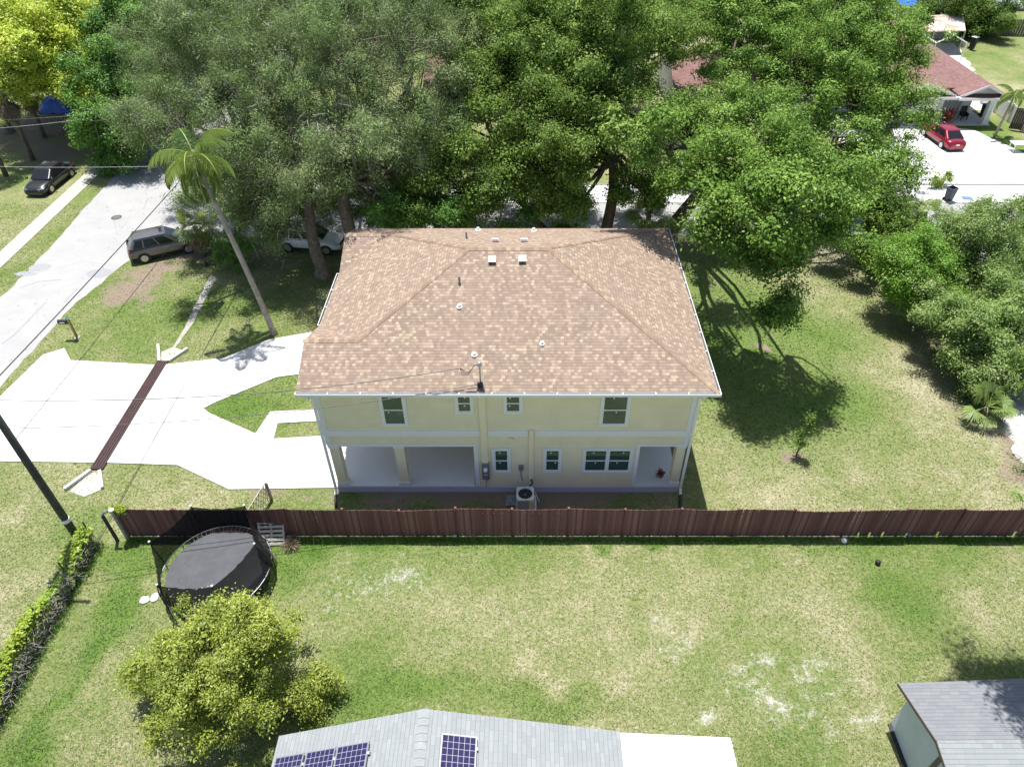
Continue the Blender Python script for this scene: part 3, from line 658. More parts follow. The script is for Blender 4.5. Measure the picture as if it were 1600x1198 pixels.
# air conditioner beside the wall
ac = thing('air_conditioner', 'white square condenser with round top fan by the house wall', 'air conditioner', (0.02, 20.55, 0))
M_acw = simple('condenser_paint', (0.62, 0.62, 0.60), 0.45, var=0.05)
MB().box(-0.45, 0.45, -0.45, 0.45, 0.0, 0.08).build('pad', M_walk, ac, bevel=0.015)
MB().box(-0.36, 0.36, -0.36, 0.36, 0.081, 0.80).build('coil', simple('condenser_coil', (0.035, 0.032, 0.030), 0.6), ac)
cg = MB()
for k in range(15):
    z = 0.12 + k * 0.046
    cg.box(-0.372, 0.372, -0.372, -0.362, z, z + 0.010).box(-0.372, -0.362, -0.361, 0.361, z, z + 0.010)
cg.box(-0.385, -0.335, -0.385, -0.362, 0.082, 0.80).box(-0.385, -0.3625, 0.335, 0.385, 0.082, 0.80).box(0.17, 0.385, -0.385, -0.362, 0.082, 0.80).box(0.3625, 0.385, -0.361, 0.385, 0.082, 0.80)
cg.build('louvre_panel', M_acw, ac)
top = MB(); n = 32; o_ = []
sq = lambda a: 0.39 / max(abs(math.cos(a)), abs(math.sin(a)))
for z, f in ((0.80, 0), (0.86, 0), (0.86, 1), (0.80, 1)):
    for k in range(n):
        a = 2 * math.pi * k / n; r_ = min(sq(a), 0.50) if f == 0 else 0.315
        top.v.append((r_ * math.cos(a), r_ * math.sin(a), z))
for i in range(4):
    j = (i + 1) % 4
    for k in range(n):
        k2 = (k + 1) % n; top.f.append((i * n + k, i * n + k2, j * n + k2, j * n + k))
top.build('top_cover', M_acw, ac)
fan = MB().lathe([(0, 0.72), (0.30, 0.72), (0.30, 0.721), (0, 0.721)], 24).build('fan_well', M_black, ac)
fb = MB().lathe([(0, 0.74), (0.07, 0.74), (0.07, 0.80), (0, 0.81)], 12)
for k in range(3):
    M = Matrix.Translation((0, 0, 0.765)) @ Matrix.Rotation(k * 2.094 + 0.2, 4, 'Z') @ Matrix.Rotation(R(24), 4, 'X')
    fb.add([M @ Vector(p) for p in ((0.05, -0.05, 0), (0.27, -0.13, 0), (0.29, 0.08, 0), (0.05, 0.05, 0))], [(0, 1, 2, 3)])
fb.build('fan_blade', M_grey, ac)
gr = MB()
for r_ in (0.08, 0.14, 0.20, 0.26): 
    gr.tube([(r_ * math.cos(2 * math.pi * k / 28), r_ * math.sin(2 * math.pi * k / 28), 0.845) for k in range(29)], 0.0035, 4, False)
for k in range(4): gr.tube([(0.315 * math.cos(k * .785), 0.315 * math.sin(k * .785), 0.85), (-0.315 * math.cos(k * .785), -0.315 * math.sin(k * .785), 0.85)], 0.004, 4)
gr.build('fan_guard', M_dark, ac)
MB().box(0.20, 0.33, -0.3885, -0.3855, 0.52, 0.72).build('energy_label', simple('yellow_label', (0.62, 0.60, 0.04), 0.5, var=0.05), ac)
MB().tube([(0.42, 0.1, 0.6), (0.46, 0.0, 0.3), (0.46, -0.25, 0.16), (0.40, -0.36, 0.12), (0.30, -0.40, 0.14)], 0.04, 8).build('insulated_pipe', M_white, ac)
MB().tube([(0.44, 0.3, 0.6), (0.62, 0.05, 0.25)], 0.018, 6).build('drain_pipe', M_white, ac)
sp_ = thing('spare_fan_guard', 'flat square grey fan guard lying left of the condenser', 'fan guard', (-0.62, 20.72, 0.02))
sm = MB().tube([(-.22, -.24, .1), (.22, -.24, .1), (.24, .26, .2), (-.24, .26, .2), (-.22, -.24, .1)], 0.012, 6, False)
sm.build('frame', M_galv, sp_)
tq = NT('clear_plastic'); MP = tq.done(tq.n('ShaderNodeMixShader', i0=0.45, i1=tq.bsdf((0.25, 0.28, 0.33), 0.2), i2=tq.n('ShaderNodeBsdfTransparent').outputs[0]).outputs[0])
MB().box(-.215, .215, -.23, .25, -0.004, 0.0, Matrix.Translation((0, 0, .148)) @ Matrix.Rotation(R(11.3), 4, 'X')).build('panel', MP, sp_)
MB().tube([(-.2, -.22, .108), (.22, .24, .202)], 0.008, 5).tube([(.2, -.22, .108), (-.22, .24, .202)], 0.008, 5).build('cross_brace', M_galv, sp_)
for q_ in ((-.23, -.19, -.24, -.2, -0.02, .095), (.19, .23, -.24, -.2, -0.02, .095), (-.24, -.2, .2, .25, -0.02, .19), (.2, .24, .2, .25, -0.02, .19)): MB().box(*q_).build('foot', M_black, sp_)
# small dark red plant pot on the porch
pt = thing('porch_plant', 'small dark red leafy plant on the porch floor', 'plant', (6.25, 21.95, ZF))
MB().lathe([(0.0, 0), (0.10, 0), (0.13, 0.2), (0.11, 0.2), (0.10, 0.17), (0, 0.17)], 14).build('pot', simple('terracotta', (0.22, 0.10, 0.08), 0.8), pt)
P = rng.normal(size=(60, 3)) * np.array([.11, .11, .06]) + np.array([0, 0, .28]); V, F = leaf_quads(P, rng.normal(size=(60, 3)) + np.array([0, 0, .8]), rng.uniform(.05, .09, 60), .4)
fast_mesh('foliage', V, F, L_red, pt, rng.random(60))

# ------------------------------------------------------------------ the dark wooden fence
def fence_mat():
    t = NT('fence_stain'); r = t.n('ShaderNodeNewGeometry').outputs['Random Per Island']
    c = t.ramp(r, [(0.0, (0.115, 0.052, 0.052)), (0.4, (0.165, 0.074, 0.072)), (0.75, (0.20, 0.092, 0.088)), (1.0, (0.27, 0.14, 0.13))])
    z = t.n('ShaderNodeMapping', Vector=t.pos(), Scale=(9, 9, 0.7)).outputs[0]
    c = t.mix(t.rng(t.noise(1.0, 5, 0.7, z), 0.45, 0.75, 0.0, 0.6), c, (0.17, 0.105, 0.09))
    return t.done(t.bsdf(c, 0.85, 0, 0.2))
M_fence = fence_mat()
fence = thing('wooden_fence', 'long dark reddish brown picket fence between the two yards', 'fence', (0, 18.87, 0))
FX = -17.1; FL = 2.36; nf = 18
gaps = {15: (3, 17), 13: (7,), 16: (2, 9)}
seams = [FX + i * FL + (0.05 if i else 0) for i in range(nf + 1)]
tops = [1.80 + random.uniform(-0.05, 0.07) for _ in seams]
for i in range(nf):
    m = MB(); x0, x1 = seams[i], seams[i + 1]; n = 25; wd = (x1 - x0) / n
    lean = random.uniform(-0.05, 0.05); sag = random.uniform(-0.07, 0.02)
    for k in range(n):
        f = (k + .5) / n; x = x0 + wd * (k + .5); h = tops[i] * (1 - f) + tops[i + 1] * f + sag * math.sin(math.pi * f) + random.uniform(-.012, .012)
        zb = 0.03 + random.uniform(0, .04)
        if random.random() < 0.025 and i > 10: zb += random.uniform(.15, .3)
        yb_ = random.uniform(-.006, .006); tl = random.uniform(-.012, .012); g = random.uniform(.001, .0035)
        hw = wd / 2 - g
        M = Matrix.Translation((x, yb_ + lean * 0.0, 0)) @ Matrix.Rotation(tl * .5, 4, 'Y') @ Matrix.Rotation(lean * 0.35, 4, 'X')
        vs = [M @ Vector(p) for p in ((-hw, -.011, zb), (hw, -.011, zb), (hw, .011, zb), (-hw, .011, zb), (-hw, -.011, h - .04), (hw, -.011, h - .04), (hw, .011, h - .04), (-hw, .011, h - .04), (-hw * .45, -.011, h), (hw * .45, -.011, h), (hw * .45, .011, h), (-hw * .45, .011, h))]
        m.add(vs, [(3, 2, 1, 0), (0, 1, 5, 4), (1, 2, 6, 5), (2, 3, 7, 6), (3, 0, 4, 7), (4, 5, 9, 8), (5, 6, 10, 9), (6, 7, 11, 10), (7, 4, 8, 11), (8, 9, 10, 11)])
    for z in (0.4, 1.45): m.box(x0 + .02, x1 - .02, 0.02, 0.06, z, z + .085)
    m.build('panel', M_fence, fence)
for i, x in enumerate(seams):
    hh = tops[i] + random.uniform(-.06, .03)
    p_ = MB().box(x - .045, x + .045, .025, .115, -0.1, hh).build('post', M_fence, fence)
# vine on the fence top, left end; knob-topped end posts
gp = thing('gate_post', 'old wooden post with pale cap at the left end of the fence', 'post', (*G(176, 800, 1.8), 0))
gx, gy = gp.location.x, gp.location.y
MB().box(-.06, .06, -.06, .06, -.1, 1.92).build('shaft', M_wood, gp)
MB().lathe([(0.0, 1.92), (.10, 1.921), (.11, 1.96), (.05, 2.03), (0, 2.05)], 10).build('cap', M_white, gp)
gq = thing('fence_post', 'dark weathered round post beside the vine at the fence corner', 'post', (gx - 0.42, gy - .1, 0))
MB().lathe([(0.075, -.1), (.07, 1.7), (.0, 1.72)], 10).build('shaft', M_pole, gq)
MB().tube([(0, 0, 1.74), (.12, .06, 1.86), (.26, .05, 1.9)], .055, 8).build('lamp_head', M_grey, gq)

# short lattice fence running from the wooden fence to the driveway
gx0, gy0 = G(402, 800, .6)
lf = thing('lattice_fence', 'short pale weathered lattice fence panel near the driveway corner', 'fence', (-11.9, 19.1, 0))
MB().box(-.07, .07, -.05, .05, 0, 1.45).build('post', M_wood, lf)
MB().box(.0 + .36, .46, 1.8, 1.9, 0, 1.1).build('post', M_wood, lf)
lm_ = MB()
for k in range(8):
    a = k / 8; lm_.beam((.04 + .36 * a, 1.8 * a, .15), (.04 + .36 * min(1, a + .3), 1.8 * min(1, a + .3), 1.1), .02)
    lm_.beam((.04 + .36 * a, 1.8 * a, 1.15), (.04 + .36 * min(1, a + .3), 1.8 * min(1, a + .3), .2), .02)
for z in (.14, 1.14): lm_.beam((.04, 0.06, z), (.4, 1.82, z), .04)
lm_.build('lattice', M_wood, lf)

# white weathered pallet bench by the fence, straw tuft
pb = thing('pallet', 'weathered whitish wooden pallet leaning against the fence by the trampoline', 'pallet', (*G(426, 852), 0), 0.05)
M_pal = simple('pallet_wood', (0.50, 0.47, 0.43), 0.85, var=0.25, scale=7)
Mp = Matrix.Rotation(R(58), 4, 'X')
pmx = MB()
for k in range(6): pmx.box(-.55, .55, .04 + k * .19, .15 + k * .19, .05, .07, Mp)
pmx.build('slats', M_pal, pb)
pm2 = MB()
for x in (-.5, 0, .5): pm2.box(x - .04, x + .04, .03, 1.12, -.03, .049, Mp)
pm2.build('stringers', M_pal, pb)

# ------------------------------------------------------------------ trampoline with enclosure net
TC = Vector((*G(338, 888, 0.85), 0))
tr = thing('trampoline', 'large round black trampoline with sagging safety net and white rim', 'trampoline', TC)
RR = 2.12
ring = MB(); ring.tube([(RR * math.cos(2 * math.pi * k / 48), RR * math.sin(2 * math.pi * k / 48), 0.85) for k in range(49)], 0.024, 8, False)
ring.build('rim', simple('rim_grey_steel', (0.34, 0.35, 0.36), .4, .5), tr, smooth=True)
mat_ = NT('trampoline_mat'); mc = mat_.mix(mat_.rng(mat_.noise(2.0, 5, .7, mat_.pos()), .4, .75), (0.040, 0.043, 0.050), (0.065, 0.068, 0.075))
mc = mat_.mix(mat_.rng(mat_.noise(9, 4, .8, mat_.pos()), .66, .74, 0, .5), mc, (0.3, 0.3, 0.3))
M_mat = mat_.done(mat_.bsdf(mc, 0.6, 0, 0.4))
mm = MB(); nr, ns = 6, 48
for j in range(nr + 1):
    r_ = (RR - .22) * j / nr
    for k in range(ns): mm.v.append((r_ * math.cos(2 * math.pi * k / ns), r_ * math.sin(2 * math.pi * k / ns), 0.84 - .03 * (1 - (j / nr) ** 2)))
for j in range(nr):
    for k in range(ns):
        k2 = (k + 1) % ns; mm.f.append((j * ns + k, j * ns + k2, (j + 1) * ns + k2, (j + 1) * ns + k))
mm.build('mat', M_mat, tr, smooth=True)
spg = MB()
for k in range(72):
    a = 2 * math.pi * k / 72; spg.tube([((RR - .23) * math.cos(a), (RR - .23) * math.sin(a), .84), ((RR - .02) * math.cos(a), (RR - .02) * math.sin(a), .85)], .009, 4)
so_ = spg.build('springs', M_galv, tr); so_['kind'] = 'stuff'
for k in range(4):
    a = k * 1.57 + .4; a2 = a + .6
    l_ = MB().tube([(RR * math.cos(a), RR * math.sin(a), .84), (RR * 1.03 * math.cos(a), RR * 1.03 * math.sin(a), .05), (RR * 1.03 * math.cos(a2), RR * 1.03 * math.sin(a2), .05), (RR * math.cos(a2), RR * math.sin(a2), .84)], .025, 8)
    l_.build('leg', M_galv, tr, smooth=True)
KN = [(298, 790), (381, 789), (397, 849), (331, 915), (245, 913), (233, 846)]
HT = 2.25
kn = [Vector((*G(u, v, HT), HT)) - TC for u, v in KN]
net_t = NT('enclosure_net'); nb = net_t.bsdf((0.012, 0.012, 0.013), 0.7, 0, .2)
M_net = net_t.done(net_t.n('ShaderNodeMixShader', i0=0.90, i1=net_t.n('ShaderNodeBsdfTransparent').outputs[0], i2=nb).outputs[0])
feet = []
for p in kn:
    q = Vector((p.x, p.y, 0)); q = q.normalized() * (RR + .05); feet.append(Vector((q.x, q.y, .05)))
for i, (p, q) in enumerate(zip(kn, feet)):
    mid = Vector((q.x, q.y, .9))
    pole_ = MB().tube([q, mid, mid * .35 + p * .65 + Vector((q.x, q.y, 0)).normalized() * .06, p], .022, 8).build('pole', M_black, tr, smooth=True)
    MB().lathe([(0, -.04), (.04, -.02), (.045, .02), (.02, .05), (0, .055)], 10, Matrix.Translation(p)).build('cap', M_white, pole_)
for i in range(6):
    a0, a1 = kn[i], kn[(i + 1) % 6]; f0, f1 = feet[i], feet[(i + 1) % 6]
    V_ = []; U, Vn = 16, 10
    ang0 = math.atan2(f0.y, f0.x); ang1 = math.atan2(f1.y, f1.x); da = (ang1 - ang0 + math.pi) % (2 * math.pi) - math.pi
    sag = 0.16 if i != 4 else 0.30
    nm = MB()
    for a in range(U + 1):
        s_ = a / U; an = ang0 + da * s_
        bot = Vector(((RR + .04) * math.cos(an), (RR + .04) * math.sin(an), .80)); top = a0.lerp(a1, s_) - Vector((0, 0, sag * math.sin(math.pi * s_) + .06))
        for b in range(Vn + 1):
            q = bot.lerp(top, b / Vn); inw = Vector((-q.x, -q.y, 0)).normalized() * (.10 * math.sin(math.pi * b / Vn) * math.sin(math.pi * s_)) + Vector((math.sin(a * 2.1 + b * .3), math.cos(a * 1.7), 0)) * .022 * math.sin(math.pi * s_)
            nm.v.append(tuple(q + inw))
    for a in range(U):
        for b in range(Vn): nm.f.append((a * (Vn + 1) + b, (a + 1) * (Vn + 1) + b, (a + 1) * (Vn + 1) + b + 1, a * (Vn + 1) + b + 1))
    nm.build('net', M_net, tr, smooth=True)

# balls, stones, small things in the near yard
def ball(u, v, r_, m, label, z=0):
    x, y = G(u, v, r_)
    o = MB().lathe([(r_ * math.sin(math.pi * k / 12) + 1e-4, -r_ * math.cos(math.pi * k / 12)) for k in range(13)], 20).build('ball', m, None, smooth=True)
    o.location = (x, y, r_); return tag(o, label, 'ball')
ball(1319, 844, .125, M_white, 'white ball on the grass in front of the fence')
ball(1372, 878, .115, M_black, 'small black ball lying alone on the near lawn')
ball(1420, 836, .105, M_grey, 'grey ball in the shade at the foot of the fence')
def stone(u, v, sx, sy, label):
    x, y = G(u, v); m = MB(); n = 12
    pr = [random.uniform(.85, 1.12) for _ in range(n)]
    for z, f in ((0, 1.0), (.05, .97), (.08, .75)):
        for k in range(n): a = 2 * math.pi * k / n; m.v.append((sx * f * pr[k] * math.cos(a), sy * f * pr[k] * math.sin(a), z + random.uniform(0, .01)))
    for j in range(2):
        for k in range(n): k2 = (k + 1) % n; m.f.append((j * n + k, j * n + k2, (j + 1) * n + k2, (j + 1) * n + k))
    m.f.append(tuple(2 * n + k for k in range(n)))
    o = m.build('paving_stone', simple('pale_stone', (0.55, 0.54, 0.51), .8, var=.2), None); o.location = (x, y, 0); tag(o, label, 'stone', 'pale stones beside the trampoline')
stone(226, 938, .21, .19, 'pale flat stone farther from the trampoline on the grass'); stone(242, 934, .17, .22, 'pale flat stone touching the shade beside the trampoline pole')
for u, v, s_, lb in ((712, 834, .07, 'small white debris at the fence foot below the condenser'), ):
    x, y = G(u, v); o = MB().box(-.06, .06, -.05, .05, 0, .12).build('debris', M_white, None, bevel=.015); o.location = (x, y - .15, 0); tag(o, lb, 'debris')

# utility pole with its cables
px_, py_ = G(128, 850)
pole = thing('utility_pole', 'tall dark wooden utility pole with pale band near the vine fence', 'utility pole', (px_, py_, 0))
MB().tube([(0, 0, -.2), (0.02, -.02, 4), (0.05, -.03, 11.5)], [.16, .145, .11], 14).build('shaft', M_pole, pole, smooth=True)
MB().tube([(.008, -.008, 1.58), (.009, -.009, 1.76)], [.172, .172], 14).build('band', M_white, pole)
MB().box(-.9, .9, -.16, -.04, 10.6, 10.72).build('crossarm', M_pole, pole)
MB().lathe([(.2, 8.9), (.22, 9.0), (.22, 9.8), (.18, 9.9), (0, 9.92)], 16, Matrix.Translation((-.38, .05, 0))).build('transformer', M_grey, pole, smooth=False)
for x in (-.8, .8): MB().lathe([(.03, 10.72), (.06, 10.78), (.06, 10.9), (0, 10.93)], 10, Matrix.Translation((x, -.1, 0))).build('insulator', M_grey, pole)
def cable(name, a, b, sag, r_, label, m=M_cable, n=24, group='overhead cables'):
    a = Vector(a); b = Vector(b)
    pts = [a.lerp(b, k / n) - Vector((0, 0, 4 * sag * (k / n) * (1 - k / n))) for k in range(n + 1)]
    o = MB().tube(pts, r_, 5).build(name, m, None); return tag(o, label, 'cable', group)
cable('power_cable', (px_, py_, 8.3), (MASTX - .75, MASTY - .02, MASTZ + .86), .55, .017, 'twisted service cable from the pole to the roof mast head')
cable('power_cable', (px_, py_, 6.9), (MASTX - .05, MASTY - .08, MASTZ + .1), .5, .013, 'lower black cable from the pole to the clamp on the roof')
cable('power_cable', (px_ + .05, py_, 8.6), (-18.7, 85, 9.2), .9, .022, 'black cable over the street edge, upper of two')
cable('power_cable', (px_ + .1, py_, 6.3), (-18.2, 80, 7.4), .7, .014, 'thin black cable over the lawn, lower of two')
cable('power_cable', W(-60, 190, 56), W(170, 176, 56), .1, .007, 'pale thin cable crossing before the yellow green tree', M_cablew)
cable('power_cable', W(-60, 204, 50), W(130, 186, 54), .1, .007, 'pale thin cable rising toward the green tree', M_cablew)
cable('power_cable', W(-60, 259, 48), W(240, 260, 50), .1, .007, 'pale level cable above the dark sedan', M_cablew)
cable('power_cable', W(-60, 137, 60), W(330, 140, 60), .3, .007, 'pale cable across the yellow green crown', M_cablew)

# mailbox
mx, my = G(121, 528)
mbx = thing('mailbox', 'black mailbox on a wooden post by the street', 'mailbox', (mx, my, 0))
MB().box(-.055, .055, -.055, .055, 0, 1.38).build('post', simple('post_timber', (0.36, 0.24, 0.12), .8, var=.25), mbx)
MB().box(-.45, .05, -.04, .04, .98, 1.06).build('arm', simple('post_timber', (0.36, 0.24, 0.12), .8), mbx)
b = MB(); n = 10
prof = [(-.1, 0), (.1, 0)] + [(.1 * math.cos(math.pi * k / n), .13 + .1 * math.sin(math.pi * k / n)) for k in range(n + 1)]
vs = [(x, y_, 1.065 + z_) for x in (-.62, -.10) for y_, z_ in prof]; k_ = len(prof)
b.add(vs, [tuple(range(k_)), tuple(reversed(range(k_, 2 * k_)))] + [(i, k_ + i, k_ + (i + 1) % k_, (i + 1) % k_) for i in range(k_)])
b.build('box', M_black, mbx)
MB().box(-.5, -.22, -.105, -.1015, 1.12, 1.19).build('number_plate', M_white, mbx)
MB().add([(-.12, -.12, 1.38), (.12, -.12, 1.38), (.12, .12, 1.38), (-.12, .12, 1.38), (0, 0, 1.56)], [(3, 2, 1, 0), (0, 1, 4), (1, 2, 4), (2, 3, 4), (3, 0, 4)]).build('post_cap', simple('copper_green', (0.11, 0.22, 0.19), .6), mbx)
MB().box(-.13, .13, -.13, .13, 0, .05).build('footing', M_walk, mbx)

# ------------------------------------------------------------------ grey roofed house below, with solar panels
gh = thing('grey_house', 'house with pale grey shingle gable roof at the bottom edge', 'house', (0, 0, 0))
gy1 = 9.45; gxr = -2.92; gzr = 4.36
gl = W(436, 1149, gy1); g_r = W(969, 1142, gy1); sl_l = (gzr - gl.z) / (gxr - gl.x); sl_r = (gzr - g_r.z) / (g_r.x - gxr)
grm = MB()
grm.plane([(gl.x, gy1, gl.z), (gxr, gy1, gzr), (gxr, -4, gzr), (gl.x, -4, gl.z)], (0, 1, 0), .12)
grm.plane([(g_r.x, gy1, g_r.z), (gxr, gy1, gzr), (gxr, -4, gzr), (g_r.x, -4, g_r.z)], (0, 1, 0), .12)
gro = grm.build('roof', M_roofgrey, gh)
gc = MB()
for k in range(60):
    y0 = gy1 - k * .22; gc.add([(gxr, y0, gzr + .02), (gxr, y0 - .26, gzr + .035), (gxr - .17, y0, gzr + .012 - .17 * sl_l), (gxr - .17, y0 - .26, gzr + .028 - .17 * sl_l), (gxr + .17, y0, gzr + .012 - .17 * sl_r), (gxr + .17, y0 - .26, gzr + .028 - .17 * sl_r)], [(0, 1, 3, 2), (1, 0, 4, 5)])
gc.build('ridge_cap', simple('grey_cap', (0.25, 0.265, 0.266), .9, var=.15, scale=3), gro)
MB().add([(gl.x + .4, gy1 - .3, 0), (g_r.x - .2, gy1 - .3, 0), (g_r.x - .2, gy1 - .3, g_r.z - .1), (gxr, gy1 - .3, gzr - .2), (gl.x + .4, gy1 - .3, gl.z),
          (gl.x + .4, -3.8, 0), (g_r.x - .2, -3.8, 0), (g_r.x - .2, -3.8, g_r.z - .1), (gxr, -3.8, gzr - .2), (gl.x + .4, -3.8, gl.z)],
         [(0, 1, 2, 3, 4), (9, 8, 7, 6, 5), (0, 5, 6, 1), (1, 6, 7, 2), (2, 7, 8, 3), (3, 8, 9, 4), (4, 9, 5, 0)]).build('wall', M_white, gh)
fz = g_r.z - .22
fl0, fr0, fl1 = W(969, 1143, 9.4), W(1138, 1152, 9.25), G(1150, 1198, fz)
zf = 2.55; xa, ya = G(968, 1144, zf); xb, yb2 = G(1141, 1152, zf); xc, yc = G(1152, 1198, zf)
flat_ = MB().prism([(g_r.x + .02, ya), (xb, yb2), (xc, yc), (xc + .25, -3), (g_r.x + .02, -3)], zf - .14, zf)
fo = flat_.build('flat_roof', simple('white_membrane', (0.80, 0.80, 0.79), .6, var=.03, scale=1.0), gh)
MB().beam((g_r.x + .03, ya - .22, zf + .012), (xb + .03, yb2 - .22, zf + .012), .02, .012).build('roof_seam', M_galv, fo)
MB().box(g_r.x, xb - .25, -2.9, ya - .3, 0, zf - .141).build('wall', M_white, gh)
# solar panels
def solar(p00, xdir, ydir, Wd, Ln, n, cols, rows, label):
    t = thing('solar_panel', label, 'solar panel', (0, 0, 0), group='solar panels on the grey roof')
    p00 = Vector(p00); xd = Vector(xdir).normalized(); yd = Vector(ydir).normalized(); n = Vector(n).normalized()
    def slab(mb, a0, a1, b0, b1, h0, h1):
        vs = [p00 + xd * a + yd * b + n * h for h in (h0, h1) for a, b in ((a0, b0), (a1, b0), (a1, b1), (a0, b1))]
        mb.add(vs, [(3, 2, 1, 0), (4, 5, 6, 7), (0, 1, 5, 4), (1, 2, 6, 5), (2, 3, 7, 6), (3, 0, 4, 7)]); return mb
    h0 = .10
    slab(MB(), 0, Wd, 0, Ln, h0, h0 + .035).build('backsheet', simple('panel_grid', (0.36, 0.37, 0.42), .4, var=.03), t)
    fr = MB(); slab(fr, -.02, 0.015, -.02, Ln + .02, h0 - .01, h0 + .045); slab(fr, Wd - .015, Wd + .02, -.02, Ln + .02, h0 - .01, h0 + .045); slab(fr, .015, Wd - .015, -.02, .015, h0 - .01, h0 + .045); slab(fr, .015, Wd - .015, Ln - .015, Ln + .02, h0 - .01, h0 + .045)
    fr.build('frame', M_galv, t)
    ce = MB(); cw = (Wd - .03) / cols; ch = (Ln - .03) / rows
    for i in range(cols):
        for j in range(rows): slab(ce, .015 + i * cw + .006, .015 + (i + 1) * cw - .006, .015 + j * ch + .006, .015 + (j + 1) * ch - .006, h0 + .0352, h0 + .038)
    tq_ = NT('solar_cell'); c_ = tq_.mix(tq_.noise(4, 3, .5, tq_.pos()), (0.014, 0.012, 0.045), (0.030, 0.022, 0.075))
    o = ce.build('cells', _simple.setdefault('solar', tq_.done(tq_.bsdf(c_, .15, 0, .6))), t); o['kind'] = 'stuff'
    ft = MB(); slab(ft, -.02, .04, .3, .36, .0, h0); slab(ft, Wd - .04, Wd + .07, .25, .33, .0, h0); ft.build('bracket', M_galv, t)
def on_plane(u, v, sl, sgn):   # on z = gzr - sl*|x-gxr|
    r = ray(u, v); k = (CAMH - gzr - sgn * (-sl) * gxr * -1 * -1 + 0) if False else None
    # z = gzr + sgn*sl*(x-gxr), left slope rises with x
    t_ = (gzr - sgn * sl * gxr - CAMH) / (r[2] - sgn * sl * r[0]); return Vector((r[0] * t_, r[1] * t_, CAMH + r[2] * t_))
nL = Vector((-sl_l, 0, 1)); nR = Vector((sl_r, 0, 1))
for (a, b), lb in ((((437, 1181), (480, 1173)), 'outermost of the three dark solar panels on the left slope'), (((485, 1172), (529, 1164)), 'middle of the three dark solar panels on the left slope'), (((533, 1162), (581, 1153)), 'dark solar panel nearest the ridge in the row of three')):
    pa, pb_ = on_plane(*a, sl_l, 1) - Vector((0, 0, .1)), on_plane(*b, sl_l, 1)
    wd = (on_plane(*b, sl_l, 1) - on_plane(*a, sl_l, 1)); yy = (pa.y + pb_.y) / 2
    solar((pa.x, 8.72, gzr + sl_l * (pa.x - gxr)), (1, 0, sl_l), (0, -1, 0), wd.length * .99, 1.66, nL, 6, 10, lb)
pa, pb_ = on_plane(690, 1149, sl_r, -1), on_plane(743, 1154, sl_r, -1)
solar((pa.x, pa.y, pa.z), (1, 0, -sl_r), (0, -1, 0), (pb_ - pa).length, 1.8, nR, 6, 10, 'single dark solar panel on the right slope past the ridge')

# ------------------------------------------------------------------ shed in the lower right corner
sh = thing('garden_shed', 'pale blue grey shed with grey shingle gable roof in the corner', 'shed', (0, 0, 0))
zs, zr_ = 2.35, 3.05
sx0, sy0 = G(1404, 1067, zs); sxr, syr = G(1464, 1157, zr_); sx0 = (sx0 + sxr) / 2 + .0
x0a, y0a = G(1404, 1067, zs)
srm = MB()
yn = syr - (y0a - syr)
srf = MB().plane([(x0a, y0a, zs), (18.6, y0a + .25, zs), (18.6, syr + .1, zr_), (sxr, syr, zr_)], (1, 0, 0), .09); srf.build('roof_slope', M_roofshed, sh)  # far slope in a darker grey than the near slope
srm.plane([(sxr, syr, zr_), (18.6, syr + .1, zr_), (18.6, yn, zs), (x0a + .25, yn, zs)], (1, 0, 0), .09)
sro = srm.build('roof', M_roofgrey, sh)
wl = MB(); wx = x0a + .42
wl.add([(wx, y0a - .25, .05), (wx, yn + .25, .05), (wx, yn + .25, zs), (wx, syr, zr_ - .10), (wx, y0a - .25, zs),
        (18.3, y0a - .25, .05), (18.3, yn + .25, .05), (18.3, yn + .25, zs), (18.3, syr, zr_ - .10), (18.3, y0a - .25, zs)],
       [(4, 3, 2, 1, 0), (5, 6, 7, 8, 9), (0, 1, 6, 5), (1, 2, 7, 6), (2, 3, 8, 7), (3, 4, 9, 8), (4, 0, 5, 9)])
wl.build('wall', simple('shed_paint', (0.52, 0.58, 0.62), .5, var=.06, scale=2), sh)
MB().box(wx - .035, wx - .001, syr - .25, syr - .10, .06, zr_ - .25).build('trim_board', simple('brown_trim', (0.14, 0.11, 0.09), .8, var=.2), sh)
MB().box(wx - .12, 18.3, yn + .3, y0a - .3, -.02, .049).build('skid_base', M_black, sh)
fb_ = MB(); fb_.beam((x0a - .012, y0a, zs - .06), (sxr - .012, syr, zr_ - .06), .02, .12).beam((sxr - .012, syr, zr_ - .06), (x0a + .24, yn, zs - .06), .02, .12)
fb_.build('fascia', simple('brown_trim', (0.14, 0.11, 0.09), .8), sh)

